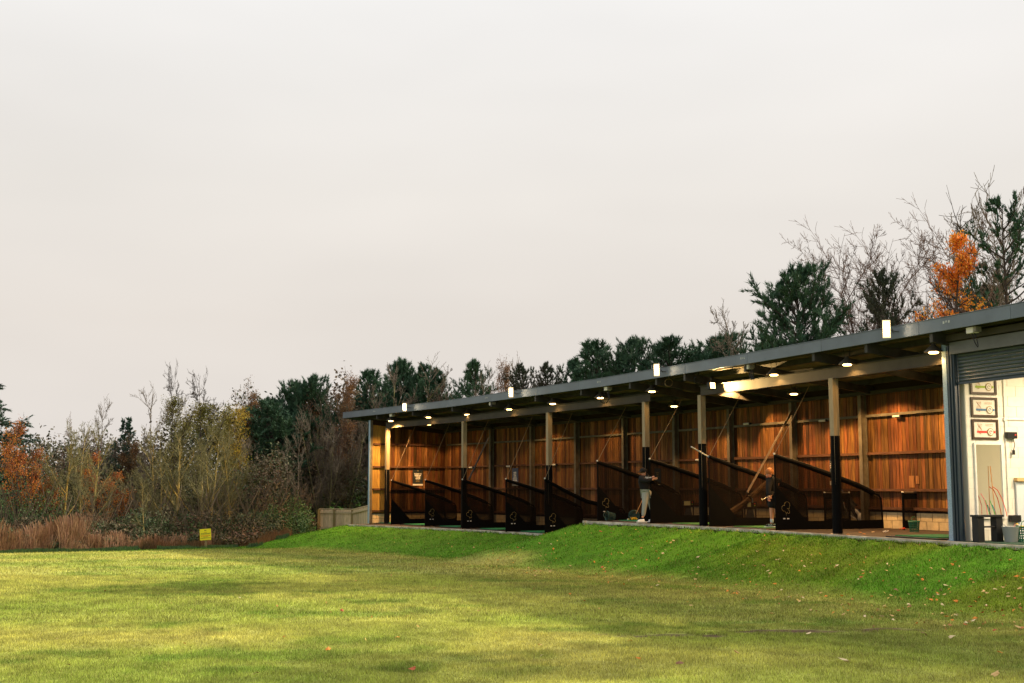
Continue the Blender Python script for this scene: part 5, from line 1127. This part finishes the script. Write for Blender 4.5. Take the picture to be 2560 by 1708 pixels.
def tree(name, key, x, ytop, D, label, cat='tree', group=None, wid=1., rot=None, z0=None):
    trunk, crown, tw = PROTO[key]; X = (x-1280)/FPX*D; zt = (1215-ytop)*D/FPX*1.003; zb = T(X, D) if z0 is None else z0
    nat = 9.6; sc = (zt-zb)/nat; o = thing(name, (X, D, zb-.05), label, cat, group); o.scale = (sc*wid, sc*wid, sc); o.rotation_euler = (0, 0, random.uniform(0, 6.28) if rot is None else rot)
    a = bpy.data.objects.new('trunk', trunk); COL.objects.link(a); a.parent = o
    if crown: c = bpy.data.objects.new('crown', crown); COL.objects.link(c); c.parent = o
    if tw: c = bpy.data.objects.new('branches', tw); COL.objects.link(c); c.parent = o
    return o
# measure true heights so tops land where they should
for k_, (tr_, cr_, tw_) in PROTO.items():
    zs_ = []
    for mm_ in (tr_, tw_):
        if mm_ is None: continue
        co = np.zeros(len(mm_.vertices)*3, np.float32); mm_.vertices.foreach_get('co', co); zs_.append(co[2::3])
    zs_ = np.concatenate(zs_); zmax = np.percentile(zs_, 99.9) if tw_ is not None else zs_.max()+.12
    f_ = 9.6/zmax
    for mm_ in (tr_, cr_, tw_):
        if mm_ is None: continue
        co = np.zeros(len(mm_.vertices)*3, np.float32); mm_.vertices.foreach_get('co', co); mm_.vertices.foreach_set('co', co*f_); mm_.update()
random.seed(3)
TREES = [
 # right behind the shelter
 ('pine_tree', 'pine_c', 2030, 655, 44, 'broad dark pine rising above the roof left of the bare trees', .9),
 ('bare_tree', 'bare_f', 2225, 545, 46, 'tall bare tree leaning left of the orange beech', .92),
 ('bare_tree', 'bare_f', 2345, 560, 46, 'bare tree directly left of the orange beech', .95),
 ('pine_tree', 'pine_dim', 2262, 655, 41, 'dark sparse pine under the bare trees left of the orange beech', .72),
 ('beech_tree', 'beech', 2390, 520, 38, 'orange and amber leaved beech above the roof', .8),
 ('bare_tree', 'bare_f', 2505, 488, 43, 'bare tree right of the orange beech', .85),
 ('bare_tree', 'bare_c2', 2510, 465, 47, 'tall pale bare tree behind the right edge pine', .9),
 ('pine_tree', 'pine_tall', 2548, 468, 39, 'tall open pine cut by the right edge of the view', .85),
 ('pine_tree', 'pine_tall', 2500, 640, 47, 'slim open pine between the right edge pine and the beech', .9),
 ('bare_tree', 'bare_d', 2195, 690, 46, 'low reddish bare tree behind the nearest floodlight', 1.1),
 ('bare_tree', 'bare_lean', 1890, 755, 47, 'small bare tree leaning left beside the broad dark pine', .9),
 ('bare_tree', 'bare_d', 2120, 740, 44, 'reddish bushy bare tree right of the broad dark pine', 1.2),
 ('bare_tree', 'bare_d', 2330, 740, 45, 'reddish bare tree below the orange beech', 1.2),
 ('pine_tree', 'pine_dim', 2420, 700, 47, 'low dark pine just above the roof right of the beech', 1.2),
 # middle skyline
 ('pine_tree', 'pine_c', 1838, 828, 54, 'small dense pine below the leaning bare tree', .85),
 ('pine_tree', 'pine_a', 1765, 835, 55, 'rounded pine right of the pale gap in the skyline', 1.15),
 ('pine_tree', 'pine_b', 1905, 850, 52, 'short pine at the foot of the broad dark pine', 1.1),
 ('pine_tree', 'pine_a', 1642, 840, 55, 'pine directly above the third floodlight', 1.1),
 ('pine_tree', 'pine_c', 1567, 838, 57, 'pine left of the third floodlight', .8),
 ('pine_tree', 'pine_a', 1488, 852, 58, 'dense pine at the left of the middle pine group', 1.15),
 ('pine_tree', 'pine_b', 1440, 893, 60, 'small pine at the left foot of the middle pine group', .95),
 ('bare_tree', 'bare_d', 1365, 912, 62, 'thin reddish bare tree between two brownish pines', 1.1),
 ('bare_tree', 'bare_c', 1215, 915, 62, 'thin bare tree right of the slim lone pine', .9),
 ('bare_tree', 'bare_d', 1695, 866, 57, 'thin pale bare tree in the skyline gap', .7),
 ('pine_tree', 'pine_dim', 1397, 903, 58, 'small brownish pine left of the middle pine group', .75),
 ('pine_tree', 'pine_dim', 1335, 905, 60, 'dark twiggy pine beside a bare tree', .8),
 ('bare_tree', 'bare_c', 1300, 890, 61, 'bare tree above the second floodlight', .8),
 ('russet_tree', 'russet', 1252, 898, 63, 'thin russet leaved tree left of the second floodlight', .7),
 ('pine_tree', 'pine_b', 1180, 895, 65, 'slim dark pine standing alone in the skyline', .8),
 ('bare_tree', 'bare_d', 1142, 915, 66, 'bare bush like tree left of the slim pine', .9),
 ('pine_tree', 'pine_b', 1096, 918, 68, 'pine at the right of the left pine group', .9),
 ('pine_tree', 'pine_b', 1062, 905, 69, 'pine with a pointed top in the left pine group', .8),
 ('pine_tree', 'pine_a', 1025, 895, 70, 'pine behind the first floodlight', .7),
 ('pine_tree', 'pine_b', 993, 900, 70, 'narrow pine behind the spreading bare shrub', .9),
 ('bare_tree', 'bare_e', 1005, 905, 66.5, 'spreading greenish bare tree behind the first floodlight', .95),
 ('pine_tree', 'pine_a', 918, 925, 68, 'pine above the roof corner', .95),
 ('russet_tree', 'russet', 868, 930, 64, 'russet leaved tree left of the roof corner', .85),
 # left wood
 ('pine_tree', 'pine_c', 778, 935, 66, 'dark pine right of the paired pines', .8),
 ('pine_tree', 'pine_c', 728, 946, 66, 'large dark green pine in the middle of the wood', .95),
 ('pine_tree', 'pine_a', 700, 1000, 63, 'lower dark pine in front of the large dark green pine', 1.3),
 ('olive_tree', 'olive2', 650, 960, 64, 'brownish leafy tree left of the dark pines', .9),
 ('yellow_tree', 'yellow', 588, 1010, 61, 'yellow leaved tree right of the tall leafy tree', .9),
 ('olive_tree', 'olive', 500, 925, 60, 'tall tree with sparse olive leaves above the yellow sign', .95),
 ('olive_tree', 'olive', 430, 905, 62, 'tallest olive leaved tree in the left wood', .7),
 ('bare_tree', 'bare_c', 385, 965, 60, 'bare tree left of the tall olive tree', .9),
 ('bare_tree', 'bare_a', 440, 1040, 55, 'lichen covered bare tree with a forked crown left of the sign', 1.2),
 ('bare_tree', 'bare_a2', 412, 1060, 56.5, 'lichen covered bare tree just left of the forked one', 1.0),
 ('bare_tree', 'bare_b', 525, 1040, 55.5, 'twin stemmed lichen covered tree behind the yellow sign', 1.1),
 ('bare_tree', 'bare_a2', 600, 1060, 57, 'lichen covered bare tree right of the yellow sign', .95),
 ('bare_tree', 'bare_c', 715, 1090, 59, 'slender pale bare tree before the dark pines', .9),
 ('bare_tree', 'bare_c', 745, 1080, 60, 'slender bare tree just left of the fence', .9),
 ('bare_tree', 'bare_e', 848, 990, 63.6, 'many stemmed greenish bare tree behind the fence', 1.0),
 ('bare_tree', 'bare_e', 815, 1030, 63, 'many stemmed bare tree left of the shelter', .9),
 ('bare_tree', 'bare_e', 885, 985, 65.5, 'mossy bare tree just left of the shelter wall', .8),
 ('bare_tree', 'bare_a', 165, 1050, 52, 'orange lichen covered bare tree by the dry grass', 1.05),
 ('bare_tree', 'bare_b', 228, 1050, 53, 'lichen covered bare tree right of the dry grass', 1.0),
 ('bare_tree', 'bare_c', 262, 995, 62, 'rounded purplish bare tree in the left skyline', .95),
 ('bare_tree', 'bare_d', 195, 1040, 62, 'low bare tree left of the rounded purplish one', 1.1),
 ('spruce_tree', 'spruce', 312, 1040, 63, 'small dark spruce beside the rounded bare tree', .8),
 ('spruce_tree', 'spruce', -22, 900, 57, 'tall spruce cut by the left edge of the view', 1.3),
 ('orange_tree', 'orange', 55, 1040, 51, 'orange leaved tree below the left edge spruce', .9),
 ('orange_tree', 'orange', 105, 1110, 52, 'smaller orange leaved tree right of the spruce', .8),
 ('orange_tree', 'orange', 250, 1120, 57, 'orange and yellow leaved tree behind the lichen trees', 1.0),
 ('orange_tree', 'orange', 305, 1170, 56, 'low orange leaved tree left of the forked lichen tree', 1.0),
 ('bare_tree', 'bare_young', 375, 1180, 51.5, 'young thin lichen tree in front of the left wood', .8),
 ('bare_tree', 'bare_e', 640, 1090, 60, 'greenish bare tree between the sign and the fence', 1.1),
 ('yellow_tree', 'yellow', 685, 1110, 63, 'yellow tinted tree below the large dark pine', 1.0),
 ('olive_tree', 'olive2', 345, 1090, 62, 'olive tree filling the middle of the left wood', 1.1),
 ('pine_tree', 'pine_c', 655, 990, 65, 'pine behind the brownish leafy tree', .9),
 ('pine_tree', 'pine_c', 760, 1010, 67, 'lower dark pine right of the large one', .9),
 ('pine_tree', 'pine_a', 880, 990, 69, 'pine behind the roof corner', 1.1),
 ('olive_tree', 'olive2', 800, 1000, 65, 'brown leafy tree between the pines and the roof corner', 1.0),
 ('olive_tree', 'olive', 560, 1090, 63, 'olive tree filling the wood behind the yellow sign', 1.1),
]
for nm, key, x, y, D, lab, w in TREES:
    tree(nm, key, x, y, D, lab, 'tree', rot=(0 if key in ('beech', 'bare_lean', 'bare_f') else None), group= {'pine_tree': 'pine trees', 'bare_tree': 'bare trees', 'russet_tree': 'russet trees', 'olive_tree': 'olive leaved trees', 'orange_tree': 'orange leaved trees', 'yellow_tree': 'yellow leaved trees', 'spruce_tree': 'spruce trees'}.get(nm), wid=w)
# belt of trees beyond the right edge that shades the lawn
for i, (X, Y, h) in enumerate(((24.0, 37.0, 19), (26.5, 38.6, 20), (29, 39, 21), (22.0, 22.6, 14), (25, 23.2, 16.5), (23.5, 18.6, 14))):
    key = 'pine_b'; trunk, crown, _ = PROTO[key]; o = thing('pine_tree', (X, Y, -2.1), ('tallest pine','second tallest pine','rear pine','front pine','outermost pine','short pine')[i]+' in the belt beyond the doorway end of the shelter', 'tree', 'pine belt beyond the doorway'); o.scale = (h/10, h/10, h/9.6)
    for nm_, me_ in (('trunk', trunk), ('crown', crown)): a = bpy.data.objects.new(nm_, me_); COL.objects.link(a); a.parent = o

# undergrowth: far wood, brambles, dry grass, bushes
def mound(n, xr, yr, hfun, size, m_, name, label, seed, flat=.7):
    r = np.random.default_rng(seed); X = r.uniform(*xr, n); Y = r.uniform(*yr, n); H_ = np.where((X > -10.6) & (Y < 62.8), 0, hfun(X, Y)); z = terrain(X, Y)+H_*(r.random(n)**flat); keep = H_ > .05; pts = np.stack([X, Y, z], 1)[keep]
    V, F_ = leaves(r, pts, size, 1, .02, .9); return link(name, npmesh(name, V, F_), None, M[m_], kind='stuff', label=label)
r0 = np.random.default_rng(99)
wv = lambda X, s, sd: vnoise(X, X*0, s, sd)
mound(120000, (-34, 24), (66, 74), lambda X, Y: np.interp(X, [-34, -24, -20, -16, -10, 0, 12, 24], [4.6, 5.2, 5.4, 7.2, 7.8, 7, 5.5, 6.5])+1.6*(wv(X, 1.6, 3)-.5)+1.4*(wv(X, .35, 9)-.5)+.8*r0.normal(0, .5, len(X)), .105, 'farwood', 'far_wood', 'dense dark wood closing the view behind the trees', 31)
mound(70000, (-27, -7), (57, 65), lambda X, Y: 3.3+2.4*(wv(X, 1.2, 5)-.5)+1.4*(wv(X, .3, 6)-.5)+.5*r0.normal(0, .5, len(X)), .07, 'bramble', 'thicket', 'dark thicket of twigs and leaves inside the left wood', 32)
def strip(n, x0, x1, off0, off1, H_, size, m_, name, label, seed, noise=.8):
    r = np.random.default_rng(seed); X = r.uniform(x0, x1, n); o = r.random(n); Y = edgeY(X)+off0+(off1-off0)*o
    h = H_*(.35+.65*np.clip(o*2.2, 0, 1))*(1-noise/2+noise*vnoise(X, Y, .9, seed)); z = terrain(X, Y)+h*r.random(n)**.6; pts = np.stack([X, Y, z], 1)
    V, F_ = leaves(r, pts, size, 1, .02, .9); return link(name, npmesh(name, V, F_), None, M[m_], kind='stuff', label=label)
strip(34000, -24, -10.2, .2, 4.2, 1.25, .055, 'bramble', 'brambles', 'low tangle of brambles along the lawn edge', 41)
strip(12000, -18, -10.2, .6, 4.0, 1.0, .05, 'leaf_green', 'ground_ivy', 'green leaves scattered through the brambles', 42)
r = np.random.default_rng(44)   # dry grass stems
def stems(n, x0, x1, off0, off1, H_, m_, name, label, seed, w=.012, plume=True):
    r = np.random.default_rng(seed); X = r.uniform(x0, x1, n); Y = edgeY(X)+r.uniform(off0, off1, n); k_ = vnoise(X, Y, .8, seed) > .34; X, Y = X[k_], Y[k_]; n = len(X); Z = terrain(X, Y); h = H_*r.uniform(.25, 1.3, n)*(.35+.6*vnoise(X, Y, 1.5, seed+1)+.45*vnoise(X, Y, .35, seed+2))
    lx = (r.normal(0, .22, n)+.2*(vnoise(X, Y, .5, seed+4)-.5))*h; ly = r.normal(0, .15, n)*h; V = np.zeros((n, 4, 3)); V[:, 0] = np.stack([X-w, Y, Z], 1); V[:, 1] = np.stack([X+w, Y, Z], 1); V[:, 2] = np.stack([X+lx+w*(1.6 if plume else .3), Y+ly, Z+h], 1); V[:, 3] = np.stack([X+lx-w*(1.6 if plume else .3), Y+ly, Z+h*.96], 1)
    return link(name, npmesh(name, V.reshape(-1, 3), np.arange(n*4).reshape(n, 4)), None, M[m_], kind='stuff', label=label)
stems(36000, -24, -17.0, .1, 4.5, 1.0, 'drygrass', 'dry_grass', 'tall pink dry grass at the left edge of the wood', 51, w=.0055)
stems(15000, -24, -12.6, .1, 1.6, .6, 'drygrass', 'dry_grass', 'short dry grass tufts where the lawn meets the wood', 52, w=.0055)
stems(5000, -15, -9.9, -.3, 1.2, .35, 'leaf_brown', 'leaf_litter', 'brown leaf litter and stalks by the foot of the bank', 53, plume=False)
stems(16000, -24, -9.8, -1.1, -.1, .13, 'leaf_green', 'grass_fringe', 'longer green grass fringe at the edge of the lawn', 54, w=.018, plume=False)
stems(1500, -22, -10.2, 1, 6, 2.2, 'twig', 'thin_saplings', 'thin bare shoots standing in the undergrowth', 55, w=.007, plume=False)
# bushes
def bush(x, yb, D, w, h, m_, lab, seed, n=5200, size=.05, nm='bush'):
    X = (x-1280)/FPX*D; z = T(X, D); r = np.random.default_rng(seed); th = r.uniform(0, 6.283, n); ph = np.arccos(r.uniform(-.25, 1, n)); lob = 1+.22*np.sin(th*3+seed)+.18*np.sin(th*5+ph*4+seed*2)+.12*np.sin(ph*9+th*2)
    rr = lob*r.uniform(.45, 1.02, n)**.5; pts = np.stack([w*rr*np.sin(ph)*np.cos(th), w*.8*rr*np.sin(ph)*np.sin(th), h*rr*np.maximum(np.cos(ph), 0)+.05], 1)
    V, F_ = leaves(r, pts, size, 1, .03, .9); t = thing(nm, (X, D, z), lab, 'bush', 'bushes at the edge of the wood')
    c = bpy.data.objects.new('foliage', npmesh('foliage', V, F_)); c.data.materials.append(M[m_]); COL.objects.link(c); c.parent = t
    segs = []
    for k in range(60):
        e = pts[r.integers(n)]; mid_ = e*.5+rv(r, .08); segs.append((0, 0, 0, *mid_, .02, .012)); segs.append((*mid_, *(e*1.05), .012, .005))
    V, F_ = tubes(segs, 3); c = bpy.data.objects.new('stems', npmesh('stems', V, F_)); c.data.materials.append(M['twig']); COL.objects.link(c); c.parent = t
bush(722, 1330, 58.5, 1.5, 1.75, 'leaf_green', 'green leafy bush left of the fence', 61, 7000)
bush(672, 1340, 57, 1.5, 1.35, 'leaf_green', 'green leafy bush half way between the sign and the fence', 62)
bush(752, 1330, 60.5, .95, 1.3, 'bramble', 'dull dark bush against the end of the fence', 63)
bush(30, 1300, 50.5, 2.0, 2.3, 'leaf_green', 'dark green bush under the spruce at the left edge', 64, 8000)
bush(85, 1280, 53, 1.8, 2.6, 'leaf_green', 'green bush below the orange leaved trees', 65, 7000)
bush(345, 1330, 54, 1.2, 1.1, 'leaf_green', 'low green bush among the lichen trees', 66)
bush(600, 1340, 56, 1.5, 1.1, 'bramble', 'dark bramble bush right of the yellow sign', 67)
bush(450, 1350, 54, 1.2, .9, 'bramble', 'dark bramble bush left of the yellow sign', 68)

# ------------------------------------------------------------------ fallen leaves
random.seed(12); r = np.random.default_rng(12)
lme = []
for i, m_ in enumerate(LEAFM):
    vs = [(0, -1, 0)]; n = 9; 
    vs = [(math.cos(a)*(.75+.25*math.cos(5*a+i)), math.sin(a)*(.6+.25*math.cos(5*a)), .12*math.sin(2*a+i)) for a in [2*math.pi*k/12 for k in range(12)]]+[(0, 0, .18)]
    me = bpy.data.meshes.new('fallen_leaf'); me.from_pydata(vs, [], [(k, (k+1) % 12, 12) for k in range(12)]); me.materials.append(m_); lme.append(me)
big = []
def lawn_pt(x, y):
    rr_ = ray(x, y); D = 20.
    lo, hi = 8., 70.
    for _ in range(60):
        m_ = (lo+hi)/2; p = rr_*(m_/rr_.y)
        if p.z > T(p.x, p.y): lo = m_
        else: hi = m_
    return rr_*(lo/rr_.y)
cn = ('orange', 'tan', 'red', 'pale', 'brown')
SPOTS = [(1030, 1682, 2, .10), (855, 1533, 2, .07), (820, 1632, 0, .08), (993, 1602, 0, .07), (1085, 1475, 0, .07), (262, 1483, 2, .06), (710, 1600, 0, .05), (2112, 1661, 3, .12), (2488, 1696, 1, .09), (1842, 1640, 1, .07), (2022, 1592, 3, .10), (1575, 1610, 0, .07), (1505, 1422, 2, .09), (1750, 1472, 1, .07), (1728, 1520, 1, .08), (1930, 1540, 1, .06), (2105, 1495, 0, .07), (2130, 1504, 2, .06), (2240, 1480, 4, .08), (2435, 1558, 3, .08), (2380, 1600, 3, .08), (2545, 1575, 1, .10), (1350, 1621, 1, .06), (1462, 1508, 2, .06), (1425, 1490, 0, .06), (2310, 1592, 4, .09), (1595, 1655, 0, .06), (1700, 1668, 4, .08), (1355, 1648, 3, .05), (2500, 1640, 0, .06), (1240, 1590, 2, .04), (640, 1694, 4, .06), (170, 1672, 4, .05), (600, 1500, 3, .04)]
TL = {0: 'orange', 1: 'tan', 2: 'red', 3: 'pale pinkish', 4: 'brown'}
where = lambda x, y: ('at the bottom edge' if y > 1670 else 'low on the near lawn' if y > 1580 else 'on the middle lawn' if y > 1500 else 'where the lawn meets the bank' if y > 1440 else 'on the far lawn or bank')+(' at the left' if x < 600 else ' left of centre' if x < 1100 else ' in the centre' if x < 1500 else ' right of centre' if x < 2000 else ' at the right')
for x, y, c, s_ in SPOTS:
    p = lawn_pt(x, y); o = bpy.data.objects.new('fallen_leaf', lme[c]); COL.objects.link(o); o.location = (p.x, p.y, T(p.x, p.y)+.045); s_ *= .72; o.scale = (s_, s_*.8, s_); o.rotation_euler = (random.uniform(-.5, .5), random.uniform(-.5, .5), random.uniform(0, 6.28))
    setp(o, f'{TL[c]} fallen leaf {where(x, y)}', 'leaf', f'{TL[c]} fallen leaves {where(x, y)}')
cnt = 0
while cnt < 270:
    x = random.uniform(1150, 2560); yt = np.interp(x, [1150, 1468, 2560], [1345, 1312, 1375]); yb = np.interp(x, [1150, 1700, 2560], [1420, 1490, 1600]); y = yt+(yb-yt)*random.random()
    if random.random() > (.45 if x < 1500 else .9): continue
    p = lawn_pt(x, y); d_, _, ins_ = edge_dist(np.array([p.x]), np.array([p.y]))
    if ins_[0] or d_[0] < .1: continue
    c = random.choices(range(5), (4, 5, 2, 4, 1))[0]; s_ = random.uniform(.03, .062); o = bpy.data.objects.new('fallen_leaf', lme[c]); COL.objects.link(o); o.location = (p.x, p.y, T(p.x, p.y)+.035); o.scale = (s_, s_*.75, s_); o.rotation_euler = (random.uniform(-.6, .6), random.uniform(-.6, .6), random.uniform(0, 6.28))
    zone = 'below the golfer in grey trousers' if x < 1700 else 'below the golfer in shorts' if x < 2050 else 'below the doorway end'; zone = 'below the lower bays' if x < 1450 else zone; zone = ('high up ' if y < yt+(yb-yt)*.33 else 'half way ' if y < yt+(yb-yt)*.66 else 'low down ')+zone
    setp(o, f'{TL[c]} leaf on the bank {zone}', 'leaf', f'{TL[c]} leaves on the bank {zone}'); cnt += 1
# small leaf crumbs beyond counting
n = 2600; D = rng.uniform(16, 54, n); X = D*rng.uniform(-.42, .42, n); d_, _, ins_ = edge_dist(X, D); k_ = (~ins_) & (d_ > .05) & (rng.random(n) < np.where(d_ < 5.5, .9, .06)) & (X > -7); X, D = X[k_], D[k_]
V, F_ = leaves(rng, np.stack([X, D, terrain(X, D)+.03], 1), .03, 1, .0, .9); link('leaf_crumbs', npmesh('leaf_crumbs', V, F_), None, mat('leaf_crumbs', (.55, .33, .1), .7, island=.5, hue=.04), kind='stuff', label='small pale leaf crumbs scattered over the bank')
for x, y in ((2080, 1335), (2120, 1336), (2160, 1335), (2150, 1331), (2183, 1330), (2276, 1340), (2330, 1347), (1690, 1311), (1780, 1314)):
    p = G(x, y, ZU+.012); c = random.choice((0, 1, 3)); o = bpy.data.objects.new('fallen_leaf', lme[c]); COL.objects.link(o); o.location = p; s_ = .05; o.scale = (s_, s_, s_); setp(o, f'{TL[c]} leaf on the platform floor near the edge strip', 'leaf', f'{TL[c]} leaves on the platform floor')
print('planks', npk, npe, 'tris', sum(len(m.polygons) for m in bpy.data.meshes))
